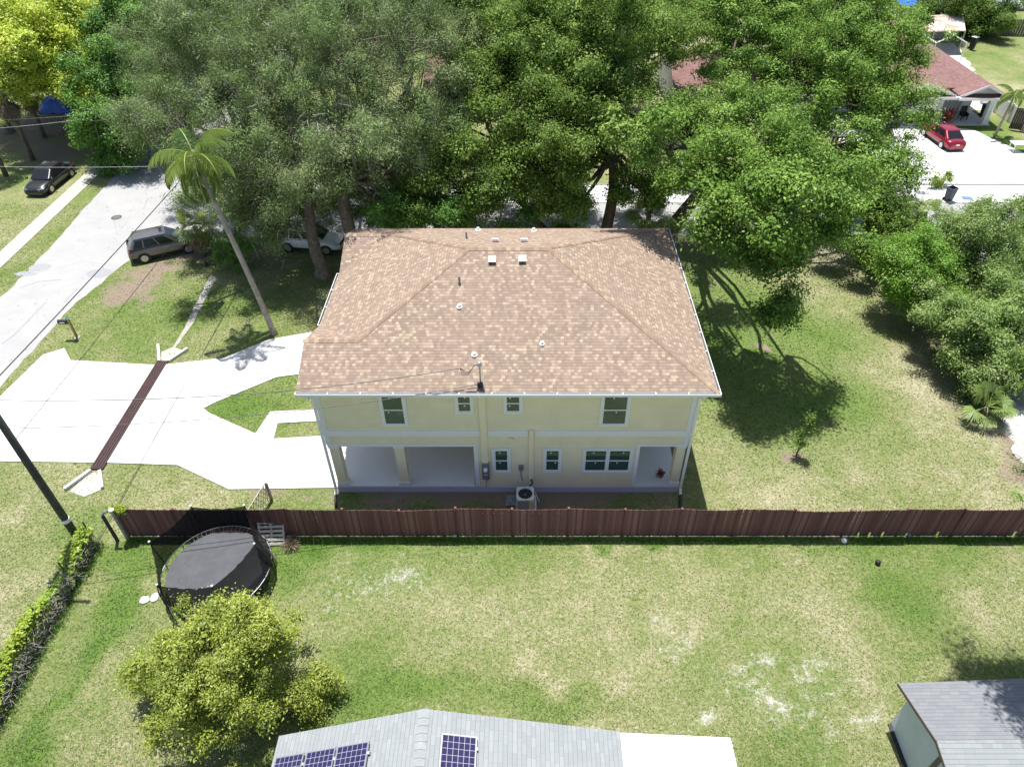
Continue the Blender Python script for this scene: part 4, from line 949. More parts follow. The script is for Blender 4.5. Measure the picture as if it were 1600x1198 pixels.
# ------------------------------------------------------------------ vegetation
def ellipsoid_pts(n, c, r, shell=0.45):
    d = unit(rng.normal(size=(n, 3))); k = (shell + (1 - shell) * rng.random((n, 1))) 
    return c + d * k * r, d
def crown(name, lobes, mat, parent, dens=1.0, leaf=(.10, .20), asp=.5, puff=(.5, 1.2), upb=.65, var0=0.5, droop=0.0, flat=.72, pd=.42, fine=.78):
    """leaf sprays gathered in puffs that fill the lobes of a crown; returns the puff centres"""
    Ps, Ns, Vs, Sz, cents = [], [], [], [], []
    for (c, r) in lobes:
        c = np.array(c); r = np.array(r if hasattr(r, '__len__') else (r, r, r * .85), float)
        area = 4 * math.pi * (r.prod() ** (1 / 3)) ** 2
        npf = max(4, int(area * pd)); sc = .68 * fine
        pc, _ = ellipsoid_pts(npf, c, r, .5); pc += rng.normal(size=pc.shape) * .12 * r.mean()
        low = pc[:, 2] < c[2] - .35 * r[2]; pc = pc[~(low & (rng.random(npf) < .55))]
        for p in pc:
            pr = rng.uniform(*puff); n = int(max(110 * dens, 370 * dens * (pr / .85) ** 2) * rng.uniform(.5, 1.3) / fine ** 1.6)
            ax = np.array([pr, pr, pr * flat]) * rng.uniform(.65, 1.4, 3)
            q, d = ellipsoid_pts(n, p, ax, .2)
            lump = np.sin(d @ rng.normal(size=3) * 5 + rng.random() * 6) * .5 + np.sin(d @ rng.normal(size=3) * 9 + rng.random() * 6) * .35
            q = p + (q - p) * (1 + .32 * lump)[:, None]
            keep_ = lump > -.62; q, d = q[keep_], d[keep_]; n = len(q)
            q += rng.normal(size=q.shape) * (.06 + .20 * (rng.random((n, 1)) < .12))
            if droop: q[:, 2] -= droop * rng.random(n) ** 3
            Ps.append(q); Ns.append(unit(d * .95 + np.array([0, 0, upb]) + rng.normal(size=(n, 3)) * .42))
            Vs.append(np.clip(var0 + rng.normal() * .2 + rng.normal(size=n) * .26, 0, 1)); Sz.append(sc * rng.uniform(*leaf, n) * rng.uniform(.7, 1.3)); cents.append(p)
    P = np.concatenate(Ps); N = np.concatenate(Ns); 
    V, F = leaf_quads(P, N, np.concatenate(Sz), asp)
    o = fast_mesh(name, V, F, mat, parent, np.concatenate(Vs))
    return np.array(cents)
def limb_path(a, b, k=6, wob=.25, sag=0.0):
    a = np.array(a, float); b = np.array(b, float); L = np.linalg.norm(b - a); out = []
    w1, w2 = rng.normal(size=3) * wob * L * .12, rng.normal(size=3) * wob * L * .12
    for i in range(k + 1):
        f = i / k
        out.append(Vector(a + (b - a) * f + w1 * math.sin(math.pi * f) + w2 * math.sin(2 * math.pi * f) + np.array([0, 0, sag * math.sin(math.pi * f)])))
    return out
def taper(a, b, k): return [a + (b - a) * i / k for i in range(k + 1)]
def ragged(lobes, k=3, f=.42):
    out = []
    for c, r in lobes:
        out.append((c, r)); r3 = np.array(r if hasattr(r, '__len__') else (r, r, r * .85), float)
        if r3.mean() < .5: continue
        for d in unit(rng.normal(size=(k, 3)) + np.array([0, 0, .15])): out.append((tuple(np.array(c) + d * r3 * rng.uniform(.95, 1.15)), tuple(r3 * f * rng.uniform(.7, 1.25))))
    return out
def tree(name, label, base, fork, lobes, mat, bark, r0=.35, group=None, twigs=0, cat='tree', part='trunk', rag=3, **kw):
    t = thing(name, label, cat, (base[0], base[1], 0), group=group)
    off = np.array([base[0], base[1], 0.0])
    lob = [(np.array(c) - off, r) for c, r in lobes]
    cents = crown('crown', ragged(lob, rag), mat, t, **kw)
    m = MB(); fk = np.array(fork, float) - off
    m.tube([Vector((0, 0, -.2)), Vector((0, 0, .25))] + limb_path((0, 0, .6), fk, 5, .3)[0:], [r0 * 1.7, r0 * 1.2] + taper(r0, r0 * .72, 5), 12)
    m.build(part, bark, t, smooth=True)
    b = MB()
    for c, r in lob:
        if len(lob) > 16 and np.mean(r) < 1.35: continue
        rr = np.mean(r) if hasattr(r, '__len__') else r
        b.tube(limb_path(fk - np.array([0, 0, .3]), c, 6, .5, -.3), taper(r0 * (.30 if len(lob) > 16 else .42), r0 * .12, 6), 7)
        near = cents[np.linalg.norm(cents - c, axis=1) < rr * 1.15]
        for p in near[:: max(1, len(near) // 14)]:
            b.tube(limb_path(c * .8 + fk * .2, p, 4, .6), taper(r0 * .17, .02, 4), 5)
    b.build('branches', bark, t, smooth=True)['kind'] = 'stuff'
    if twigs:
        n = twigs; ii = rng.integers(0, len(cents), n); p = cents[ii] + rng.normal(size=(n, 3)) * .55
        d = unit(rng.normal(size=(n, 3)) * np.array([.5, .5, .5]) + np.array([0, 0, -.6])); L = rng.uniform(.25, .9, n)[:, None]
        s_ = unit(np.cross(d, rng.normal(size=(n, 3)))) * .013
        V = np.stack([p - s_, p + s_, p + d * L + s_ * .4, p + d * L - s_ * .4], 1).reshape(-1, 3)
        fast_mesh('twigs', V, np.arange(n * 4).reshape(n, 4), M_twig, t)['kind'] = 'stuff'
    return t
def LB(u, v, y, r, flat=.85): return (tuple(W(u, v, y)), (r, r, r * flat))

# big mossy oak pair behind the left of the house
tree('oak_tree', 'huge grey green mossy oak with leaning trunk in front of the white car', (-13.2, 39.8), (-13.6, 41.2, 5.2),
     [LB(300, 130, 45, 3.8), LB(345, 50, 49, 4.6), LB(400, 190, 41.5, 3.6), LB(325, 235, 43, 2.6), LB(440, 95, 45, 4.4), LB(385, 285, 39.5, 2.3), LB(445, 265, 38.5, 2.4), LB(270, 60, 52, 3.8), LB(420, 335, 39.2, 1.5), LB(330, 300, 40.5, 1.6), LB(255, 180, 46, 2.2), LB(222, 195, 38.3, 1.4), LB(412, 110, 46, 2.6), LB(355, 325, 40, 1.5), LB(410, 305, 39.4, 1.6), LB(500, 305, 42, 1.2)],
     L_olive, M_bark, .42, twigs=2600, dens=1.0, leaf=(.09, .17), asp=.30, puff=(.5, 1.05), var0=.5, droop=.5)
tree('oak_tree', 'huge grey green mossy oak with pale trunk touching the back left roof corner', (-10.6, 40.6), (-11.2, 41.6, 6.0),
     [LB(560, 90, 45, 4.6), LB(620, 175, 42, 3.4), LB(525, 195, 40.5, 3.3), LB(650, 55, 48, 4.6), LB(612, 250, 41, 2.4), LB(485, 25, 52, 5), LB(690, 160, 44, 2.3), LB(548, 200, 34.3, 1.8), LB(560, 20, 53, 4.6), LB(500, 285, 39.6, 1.7), LB(640, 300, 42, 1.5), LB(530, 265, 41.5, 1.5), LB(520, 325, 42.8, 1.2), LB(600, 305, 42, 1.5), LB(655, 270, 43, 1.6), LB(560, 260, 44, 1.6)],
     L_olive, M_bark, .46, twigs=2600, dens=1.0, leaf=(.09, .17), asp=.30, puff=(.5, 1.05), var0=.5, droop=.5)
# live oaks behind the house
tree('oak_tree', 'dark green live oak with straight trunk directly behind the middle of the roof', (5.2, 41.8), (5.3, 42.4, 7.5),
     [LB(860, 55, 47, 4.0), LB(950, 55, 47, 4.2), LB(905, 140, 43, 3.6), LB(970, 130, 44.5, 2.4), LB(870, 205, 41, 2.3), LB(1020, 55, 50, 3.0), LB(925, 215, 42.5, 1.3), LB(870, 290, 40.6, 1.5), LB(1010, 300, 42, .8), LB(900, 265, 41, 1.5), LB(980, 285, 41.5, 1.0), LB(840, 300, 40.3, 1.3), LB(905, 315, 40.4, .9), LB(1000, 250, 42, 1.0), LB(985, 200, 34.2, 1.0)],
     L_oak, M_barkd, .40, rag=2, dens=1.0, leaf=(.10, .19), asp=.5, var0=.5)
tree('oak_tree', 'dark green live oak of several thin trunks left of the middle trunk', (1.6, 41.6), (-.6, 42.5, 5.5),
     [LB(790, 80, 47, 3.2), LB(800, 150, 44, 3.4), LB(735, 235, 41.5, 2.5), LB(825, 255, 40.5, 2.4), LB(700, 305, 40.2, 1.8), LB(770, 305, 40, 1.7), LB(650, 325, 40.5, 1.3), LB(745, 130, 46, 2.6), LB(830, 60, 51, 3.4), LB(730, 340, 40.6, 1.2)],
     L_oak, M_barkd, .30, rag=2, dens=1.05, leaf=(.10, .19), asp=.5, var0=.42)
tree('oak_tree', 'spreading live oak with thick trunk leaning right beside the street behind the roof', (9.4, 42.3), (11.6, 42.6, 5.0),
     [LB(1085, 205, 43.5, 1.9), LB(1125, 165, 46, 2.0), LB(1055, 175, 45, 1.6), LB(1205, 85, 52, 4.2), LB(1290, 110, 52, 4.2), LB(1365, 105, 53, 3.6), LB(1392, 180, 50, 3.0), LB(1300, 35, 56, 4.2), LB(1150, 30, 55, 3.2), LB(1240, 185, 46, 2.8), LB(1160, 175, 44, 1.8), LB(1385, 55, 56, 3.2), LB(1035, 215, 33.8, 1.5), LB(1050, 265, 40.5, 1.2),
      LB(1134, 240, 36, 1.5), LB(1118, 292, 33, 1.25), LB(1108, 350, 31.4, .7), LB(1085, 262, 37, 1.1), LB(1175, 310, 31, 1.7), LB(1250, 300, 30, 2.3), LB(1200, 325, 28.8, 1.3), LB(1300, 325, 29.3, 1.3), LB(1385, 350, 42, 1.2), LB(1235, 405, 28.8, .6), LB(1315, 275, 31.5, 1.7), LB(1145, 250, 33, 1.4), LB(1215, 235, 32.5, 2.0), LB(1215, 372, 28.3, 1.1), LB(1275, 372, 28.6, .9), LB(1160, 372, 30.3, .7), LB(1250, 465, 28.3, .8), LB(1212, 492, 28.4, .42), LB(1195, 410, 29.2, .5), LB(1180, 185, 38, 1.6), LB(1345, 215, 46, 2.0), LB(1330, 310, 42, 1.4), LB(1372, 315, 42.5, 1.6), LB(1405, 255, 45, 1.8), LB(1300, 360, 41, .9), LB(1125, 372, 31, .5), LB(1345, 385, 39, .6)],
     L_oakb, M_barkd, .52, rag=1,  dens=1.0, leaf=(.10, .20), asp=.5, var0=.5)
# left of the street
tree('broadleaf_tree', 'bright yellow green tree at the upper left corner', (-47, 64), (-46, 64, 4.5),
     [LB(40, 60, 64, 4.6), LB(95, 40, 67, 4.2), LB(15, 100, 62, 2.8), LB(85, 100, 62, 2.8), LB(55, 75, 61, 2.6), LB(110, 90, 63, 2.2), LB(115, 135, 60, 1.6), LB(-20, 30, 66, 4.5), LB(50, 0, 72, 4.5)],
     L_yellow, M_bark, .35, dens=.8, leaf=(.14, .26), asp=.5, puff=(.7, 1.4), var0=.55)
tree('broadleaf_tree', 'bright green tree hanging low over the far pavement', (-36.6, 60.5), (-35.5, 59, 4.0),
     [LB(205, 45, 65, 3.2), LB(160, 115, 60, 3.0), LB(185, 175, 57, 2.9), LB(160, 200, 56.5, 2.0), LB(190, 235, 55.5, 1.5), LB(215, 130, 60, 2.2), LB(150, 65, 64, 2.2), LB(230, 20, 69, 3)],
     L_green, M_bark, .3, dens=.9, leaf=(.13, .25), asp=.5, puff=(.6, 1.2), var0=.5)
tree('broadleaf_tree', 'dull dark tree between the yellow green and bright green crowns', (-42, 70), (-42, 70, 5),
     [LB(120, 20, 74, 4.2), LB(150, 50, 71, 2.8), LB(115, 75, 69, 2.4), LB(200, -10, 79, 5), LB(270, -5, 76, 5), LB(215, 75, 68, 2.6), LB(240, 110, 63, 2.2)],
     L_dull, M_bark, .35, dens=.7, leaf=(.14, .25), asp=.4, puff=(.7, 1.3), var0=.25)
# background crowns past the street
bgt = [('dark green tree behind the mossy oaks at the top edge', [(430, -10, 66, 5.5), (520, -20, 68, 5.5), (350, -10, 64, 5), (610, -10, 66, 5)], L_olive, .45),
       ('green tree in front of the left red roof at the top edge', [(690, -15, 62, 3.0), (830, -5, 66, 3.6), (770, -15, 62, 2.6)], L_oak, .45),
       ('green tree between the red roofs at the top edge', [(900, -5, 66, 4.5), (980, -5, 68, 4.5), (1040, 5, 66, 3)], L_oak, .5),
       ('green tree left of the blue tarp roof at the top edge', [(1180, -10, 72, 4.5), (1260, -5, 72, 4.5), (1320, 5, 70, 3.2)], L_oakb, .5),
       ('dark shady tree behind the rusty shed at the upper right', [(1478, 12, 95, 2.6), (1520, 8, 97, 3.6), (1545, 32, 94, 2.0), (1500, 38, 94, 1.8)], L_oak, .25)]
for lb, ls, mt, v0 in bgt:
    c0 = W(*ls[0][:3]); c0 = (sum(W(*l[:3]).x for l in ls) / len(ls), ls[0][2])
    tree('broadleaf_tree', lb, c0, (c0[0], c0[1], 4), [LB(u, v, y, r) for u, v, y, r in ls], mt, M_barkd, .3, dens=.75, leaf=(.15, .28), asp=.5, puff=(.7, 1.35), var0=v0)
# shady tree out of frame on the right, over the shed
tree('broadleaf_tree', 'tall tree beside the shed beyond the right edge', (21.5, 13.5), (19.5, 14.5, 10),
     [((15.6, 13.0, 14.3), (1.9, 1.5, 1.1)), ((17.2, 11.2, 13.8), (2.0, 1.4, 1.1)), ((16.2, 15.4, 14.3), (2.2, 2.0, 1.4)), ((19.2, 15.0, 14.2), (2.6, 2.2, 1.6)), ((18.2, 12.2, 13.4), (2.6, 2.2, 1.4)), ((21.5, 12.5, 14.0), (2.8, 2.4, 1.6))],
     L_oak, M_bark, .3, dens=1.0, pd=.8, leaf=(.10, .19), asp=.5, puff=(.5, 1.0))

# shrubs
def shrub(name, label, base, lobes, mat, group=None, cat='shrub', r0=.06, **kw):
    kw.setdefault('pd', 1.5); kw.setdefault('fine', .9)
    z = np.mean([l[0][2] for l in lobes])
    return tree(name, label, base, (base[0], base[1], max(.4, z * .35)), lobes, mat, M_barkd, r0, group, cat=cat, part='stem', **kw)
GR = 'shrubs along the right edge of the side lawn'
shrub('shrub', 'bright lime green dense shrub right of the small oak', (22.8, 37.2), [LB(1430, 400, 35.9, 1.7), LB(1445, 440, 34.9, 1.6), LB(1405, 430, 34.9, 1.1), LB(1480, 400, 36.4, 1.3), LB(1420, 470, 34.0, .9)], L_lime, GR, dens=1.5, leaf=(.08, .15), asp=.4, puff=(.45, .85))
shrub('shrub', 'tall feathery shrub with upright sprays by the driveway', (25.2, 36.4), [LB(1520, 390, 35.8, 1.7), LB(1555, 355, 36.4, 1.2), LB(1490, 430, 35.3, 1.3), LB(1570, 410, 35.3, 1.2), LB(1500, 360, 37.3, 1.0), LB(1525, 460, 34.3, 1.4), LB(1590, 360, 36.8, .7), LB(1560, 450, 34.8, 1.2), LB(1600, 430, 35.3, 1.2), LB(1540, 335, 37.8, .8), LB(1600, 330, 38.3, .6)], L_dull, GR, dens=1.7, leaf=(.08, .15), asp=.3, puff=(.4, .8), droop=-.5)
shrub('shrub', 'loose grey green shrub at the edge of the pale track', (24.2, 30.6), [LB(1510, 510, 30.2, 1.5), LB(1560, 480, 31.7, 1.5), LB(1545, 550, 29.0, 1.5), LB(1480, 500, 31.2, 1.0), LB(1590, 530, 30.2, 1.2), LB(1500, 555, 29.0, .9), LB(1585, 590, 28.2, 1.0), LB(1600, 480, 31.2, 1.1), LB(1610, 560, 29.7, 1.0), LB(1470, 470, 32.7, .9), LB(1530, 600, 27.8, .8)], L_dull, GR, dens=1.7, leaf=(.08, .16), asp=.35, puff=(.4, .8), var0=.6)
shrub('shrub', 'dark leafy shrub below the palmettos behind the small oak', (22.4, 41.4), [LB(1400, 335, 41, 1.4), LB(1385, 395, 39.5, 1.2), LB(1430, 360, 40, 1.0)], L_oak, GR, dens=.8, leaf=(.09, .16), asp=.4, puff=(.4, .7), var0=.4)
shrub('shrub', 'small leafy bush cut by the right edge above the fence end', (24.3, 22.9), [LB(1600, 735, 22.6, .55), LB(1590, 715, 23.4, .4)], L_green, None, dens=.8, leaf=(.05, .09), asp=.4, puff=(.2, .4))
shrub('shrub', 'small bright bush overhanging the right end of the fence', (22.4, 19.6), [LB(1600, 800, 19.3, .35), LB(1598, 780, 19.8, .4)], L_lime, None, dens=.8, leaf=(.05, .08), asp=.4, puff=(.18, .3))
shrub('shrub', 'small yellow green bush behind the open wheelie bin', G(1472, 290), [LB(1472, 279, 52.6, .62), LB(1464, 283, 52.6, .4), LB(1482, 280, 52.8, .45)], L_vine, None, dens=.8, leaf=(.08, .13), asp=.4, puff=(.25, .45))
shrub('shrub', 'large yellow green cedar like bush at the lower left', (-10.3, 10.9), [((-10.1, 11.8, 2.1), (2.5, 2.35, 2.2)), LB(345, 972, 12.6, .8), LB(285, 1010, 12.3, .8), LB(410, 995, 12.4, .7), LB(232, 1060, 11.8, .6), LB(487, 1085, 11.5, .75), LB(245, 1130, 11.2, .75), LB(300, 1170, 10.6, 1.1), LB(420, 1180, 10.2, 1.2), LB(480, 1140, 10.9, .7)],
      L_cedar, None, dens=3.0, pd=2.6, rag=1, fine=.8, leaf=(.06, .11), asp=.45, puff=(.26, .52), upb=.9, twigs=0, r0=.10)
shrub('shrub', 'leafy bush under the palm trunk beside the dark suv', (-21.2, 40.9), [LB(350, 400, 40.6, .8), LB(370, 375, 41.2, .9), LB(330, 385, 41.6, .5), LB(375, 415, 40.2, .5)], L_green, None, dens=.8, leaf=(.08, .15), asp=.4, puff=(.3, .55), var0=.35)
shrub('shrub', 'dark hedge bush under the mossy oaks along the street', (-16.5, 44.5), [LB(420, 345, 44.2, 1.0), LB(395, 330, 44.6, 1.0), LB(480, 330, 45, .9)], L_oak, None, dens=.8, leaf=(.09, .16), asp=.4, puff=(.3, .6), var0=.3)
for u, v, y, r_, lb in ((720, 340, 39, 1.4, 'dark bush behind the back gutter near the left roof vent'), (630, 335, 39.5, 1.4, 'dark bush behind the back left of the roof'), (795, 330, 40, 1.2, 'dark bush below the thin oak trunks behind the roof'), (885, 322, 41, 1.3, 'dark bush at the foot of the straight oak trunk'), (590, 320, 43, 1.2, 'dark bush beside the pale oak trunk along the street')):
    c = W(u, v, y); shrub('shrub', lb, (c.x, y), [(tuple(c), (r_ * 1.4, r_, r_)), ((c.x, y, c.z * .5), (r_, r_, r_))], L_green, 'bushes behind the house', dens=.8, leaf=(.09, .17), asp=.45, puff=(.35, .6), var0=.25)
# young tree on the side lawn
yx, yy = G(1244, 712)
shrub('young_tree', 'thin young tree with sparse leaves alone on the sunny side lawn', (yx, yy), [((yx + .05, yy, 1.3), (.34, .34, .5)), ((yx + .25, yy + .1, 1.9), (.16, .16, .5)), ((yx - .2, yy, 1.0), (.3, .25, .3)), ((yx + .1, yy + .1, 2.3), (.12, .12, .3))], L_oak, None, 'tree', r0=.03, dens=.7, leaf=(.06, .11), asp=.4, puff=(.14, .26))

sx_, sy_ = G(1186, 546)
shrub('sapling', 'tiny sapling in a mulch ring under the spreading oak', (sx_, sy_), [((sx_, sy_, .9), (.25, .25, .35)), ((sx_ + .1, sy_, 1.4), (.15, .15, .3))], L_green, None, 'tree', r0=.02, dens=.45, leaf=(.05, .09), asp=.4, puff=(.14, .26))

# vine covered wire fence on the left
vf = thing('vine_fence', 'low wire fence smothered in yellow green vine along the left yard edge', 'fence', (-18.45, 14, 0))
vm = MB()
for k in range(7):
    y = 18.6 - k * 2.0 - 14; MB().tube([(random.uniform(-.05, .05), y, 0), (random.uniform(-.1, .05), y, 1.35)], .03, 8).build('post', M_pole, vf)
for z in (.3, .6, .9, 1.15): vm.tube([(.0, 4.7, z), (.0, -9, z)], .006, 4)
for k in range(70): vm.tube([(.0, 4.6 - k * .2, .1), (.0, 4.6 - k * .2, 1.18)], .004, 4)
vm.build('wire_mesh', M_galv, vf)['kind'] = 'stuff'
nv = 15000; yv = rng.uniform(-5.0, 4.6, nv); hh = .55 + .75 * vnoise(yv, yv * 0, .5, 31) 
P = np.stack([rng.normal(size=nv) * (.075 + .11 * vnoise(yv, yv * 0, .7, 32)) + .02, yv, hh * rng.random(nv) ** .55 * 1.05], 1)
lft = rng.random(nv) < .55; P[lft, 0] -= .12
Nn = unit(np.stack([P[:, 0] * 2.0, rng.normal(size=nv) * .5, .5 + rng.random(nv)], 1) + rng.normal(size=(nv, 3)) * .4)
V, F = leaf_quads(P, Nn, rng.uniform(.04, .085, nv), .75)
fast_mesh('vine', V, F, L_vine, vf, np.clip(.5 + rng.normal(size=nv) * .25, 0, 1))
nt = 3000; yv = rng.uniform(-6.5, 4.6, nv)[:nt]; p = np.stack([.22 + rng.normal(size=nt) * .1, yv, rng.random(nt) * .9], 1)
d = unit(rng.normal(size=(nt, 3)) + np.array([0, 0, .5])); L = rng.uniform(.12, .4, nt)[:, None]; s_ = unit(np.cross(d, rng.normal(size=(nt, 3)))) * .009
V = np.stack([p - s_, p + s_, p + d * L + s_ * .4, p + d * L - s_ * .4], 1).reshape(-1, 3)
fast_mesh('dry_stems', V, np.arange(nt * 4).reshape(nt, 4), M_twig, vf)['kind'] = 'stuff'
nv = 1500; P = np.stack([rng.uniform(-17.2, -15.6, nv), 18.87 + rng.normal(size=nv) * .08, 1.78 + rng.normal(size=nv) * .09], 1); P[:, 2] -= np.clip(P[:, 0] + 16.8, 0, 2) * .08
keep = vnoise(P[:, 0], P[:, 1] * 0, 1.6, 33) > .35; P = P[keep]; nv = len(P)
V, F = leaf_quads(P, rng.normal(size=(nv, 3)) + np.array([0, -.3, .9]), rng.uniform(.03, .06, nv), .7)
tag(fast_mesh('climbing_vine', V, F, L_vine, None, rng.random(nv)), 'green vine creeping over the fence top at its left end', 'vine')
st_ = thing('stump_post', 'short cut wooden post stub left of the vine', 'post', (*G(90, 925), 0)); 
MB().tube([(0, 0, 0), (-.05, .03, .75)], .085, 10).build('shaft', M_pole, st_); MB().tube([(-.05, .03, .749), (-.052, .031, .765)], .08, 10).build('cut_top', M_wood, st_)

# palms
def fronds_pinnate(n, L, lf, base_z, spread=(0.1, 1.15), droop=1.1, seedvar=.5):
    P_, vr = [], []
    for k in range(n):
        az = 2 * math.pi * (k * .382) + random.uniform(-.2, .2); el = spread[1] - (spread[1] - spread[0]) * (k / n) * 1.4 + random.uniform(-.1, .1)
        l = L * random.uniform(.85, 1.1); pts = []; p = np.array([0, 0, base_z]); e = el; m = 34
        for i in range(m + 1):
            f = i / m; pts.append(p.copy()); e2 = el - droop * 1.5 * f ** 1.3
            p = p + np.array([math.cos(az) * math.cos(e2), math.sin(az) * math.cos(e2), math.sin(e2)]) * l / m
        side = np.array([-math.sin(az), math.cos(az), 0]); v0 = random.random()
        for i in range(3, m):
            f = i / m; ll = lf * (math.sin(math.pi * min(1, f * .85 + .18)) * .9 + .15); d = (pts[i + 1] - pts[i]); d = d / np.linalg.norm(d)
            for s_ in (-1, 1):
                for rep in (0, 1):
                    a = pts[i] + d * rep * l / m * .5; q = side * s_ * .75 + d * .45 + np.array([0, 0, -.25 - .7 * random.random()]); q = q / np.linalg.norm(q)
                    wv = np.cross(q, side) ; wv = wv / (np.linalg.norm(wv) + 1e-9) * .024
                    tip = a + q * ll + np.array([0, 0, -.22 * ll])
                    P_.append((a - wv * .6, a + q * ll * .5 + wv * 1.2, tip, a + q * ll * .5 - wv * 1.2)); vr.append(np.clip(.25 + .5 * v0 + random.uniform(-.15, .15), 0, 1))
        for i in range(m):   # rachis
            w_ = np.array([0, 0, .022]) + side * .0; P_.append((pts[i] - side * .022, pts[i + 1] - side * .02, pts[i + 1] + side * .02, pts[i] + side * .022)); vr.append(.9)
    A = np.array(P_).reshape(-1, 3); return A, np.arange(len(A)).reshape(-1, 4), np.array(vr)
def fan_leaves(n, r_, pet, base_z, el0=(-.5, 1.3), blades=22, v0=.5):
    P_, vr = [], []
    for k in range(n):
        az = 2 * math.pi * k * .382 + random.uniform(-.3, .3); el = random.uniform(*el0); l = pet * random.uniform(.8, 1.15); R_ = r_ * random.uniform(.8, 1.15)
        dr = np.array([math.cos(az) * math.cos(el), math.sin(az) * math.cos(el), math.sin(el)]); side = np.array([-math.sin(az), math.cos(az), 0]); up = np.cross(dr, side) * -1
        o = np.array([0, 0, base_z]); hub = o + dr * l; vv = v0 + random.uniform(-.25, .25)
        P_.append((o - side * .02, hub - side * .015, hub + side * .015, o + side * .02)); vr.append(.7)
        for b in range(blades):
            a = -1.9 + 3.8 * b / (blades - 1) + random.uniform(-.04, .04); d = dr * math.cos(a) + side * math.sin(a); Lb = R_ * (.72 + .28 * math.cos(a * .7)) * random.uniform(.9, 1.08)
            wv = np.cross(d, up); wv = wv / np.linalg.norm(wv) * .032 * R_ / .8; mid = hub + d * Lb * .6 + up * .05; tip = hub + d * Lb + np.array([0, 0, -.35 * Lb * random.uniform(.5, 1.2)])
            P_.append((hub, mid + wv, tip, mid - wv)); vr.append(np.clip(vv + random.uniform(-.15, .15), 0, 1))
    A = np.array(P_).reshape(-1, 3); return A, np.arange(len(A)).reshape(-1, 4), np.array(vr)
qx, qy = G(428, 522)
qp = thing('palm_tree', 'tall slender leaning queen palm with feathery yellow green crown at the driveway', 'palm', (qx, qy, 0))
top = W(312, 268, qy + 1.2); tq2 = Vector((top.x - qx, top.y - qy, top.z))
kk = 26; pts = [Vector((tq2.x * (k / kk) ** 1.15, tq2.y * (k / kk), tq2.z * k / kk)) for k in range(kk + 1)]
rd = [(.24 if k == 0 else .165) * (1 - .25 * k / kk) * (1 + .05 * (k % 2)) for k in range(kk + 1)]
M_palmbark = simple('palm_bark', (0.30, 0.265, 0.225), .9, var=.3, scale=3, bump=.5)
MB().tube(pts, rd, 12).build('trunk', M_palmbark, qp, smooth=True)
MB().tube([pts[-1], pts[-1] + Vector((-.05, .05, .6)), pts[-1] + Vector((-.06, .06, 1.1))], [.15, .14, .06], 10).build('crownshaft', simple('crownshaft', (0.17, 0.19, 0.07), .6, var=.3), qp, smooth=True)
A, F, vr = fronds_pinnate(16, 2.8, .75, 0, spread=(-.35, 1.2), droop=1.4); A += np.array(pts[-1]) + np.array([-.05, .05, .8])
fast_mesh('crown', A, F, L_palmy, qp, vr)
def fan_palm(name, label, x, y, h, r_, n, group=None, dead=8, cat='palm', tr=.17, pet=.8, el0=(-.5, 1.3), v0=.5):
    t = thing(name, label, cat, (x, y, 0), group=group)
    if h > .5: MB().tube([Vector((0, 0, -.1)), Vector((.05, 0, h * .5)), Vector((0.0, .05, h))], [tr * 1.2, tr, tr], 10).build('trunk', M_bark, t, smooth=True)
    A, F, vr = fan_leaves(n, r_, pet, h, el0, v0=v0); fast_mesh('crown', A, F, L_palm, t, vr)
    if dead:
        A, F, vr = fan_leaves(dead, r_ * .9, pet * .9, h - .1, (-1.5, -.9), 14); fast_mesh('dead_fronds', A, F, L_dead, t, vr)
    return t
GP = 'cabbage palms at the left edge'
fan_palm('fan_palm', 'fan palm with grey thatch skirt under the yellow green tree', *G(52, 250), 5.4, 1.0, 20, GP, 40, pet=1.1)
fan_palm('fan_palm', 'fan palm at the left edge with long hanging dead thatch', *G(10, 275), 5.2, 1.0, 16, GP, 46, pet=1.1)
fan_palm('fan_palm', 'fan palm in deep shade behind the dark sedan and thatch', *G(70, 215), 4.0, 1.0, 16, GP, 20, pet=1.1, v0=.3)
fan_palm('fan_palm', 'short fan palm with drooping fronds at the nose of the suv', -21.9, 42.4, 2.1, .95, 20, None, 22, pet=.8)
fan_palm('fan_palm', 'fan palm behind the roof between the oak trunks', 7.9, 41.2, 3.6, 1.0, 20, None, 16, pet=.9)
GQ = 'palmettos by the side lawn'
for u, v, h, r_, n, lb in ((1412, 352, 1.4, .85, 18, 'palmetto nearest the white pavement on the right'), (1388, 392, .8, .8, 16, 'palmetto in front of the dark leafy shrub'), (1440, 352, 1.0, .8, 14, 'palmetto beside the tall feathery shrub and pavement'),
                           (1532, 655, .9, .8, 15, 'palmetto in front of the loose grey green shrub'), (1562, 618, 1.5, .8, 16, 'palmetto under the loose shrub nearest the right edge'), (1380, 430, .3, .7, 10, 'low palmetto at the shady lawn corner')):
    fan_palm('palmetto', lb, *G(u, v), h, r_, n, GQ, 6, 'palmetto', .1, .7)
# young feathery palm at the neighbour's lawn
npx, npy = G(1553, 215)
yp = thing('young_palm', 'small thin palm on the neighbour lawn strip', 'palm', (npx, npy, 0))
MB().tube([(0, 0, 0), (.2, .1, 2.2), (.35, .2, 3.6)], [.12, .09, .07], 8).build('trunk', M_palmbark, yp, smooth=True)
A, F, vr = fronds_pinnate(10, 2.0, .4, 0, droop=1.3); A += np.array([.35, .2, 3.6]); fast_mesh('crown', A, F, L_palm, yp, vr)
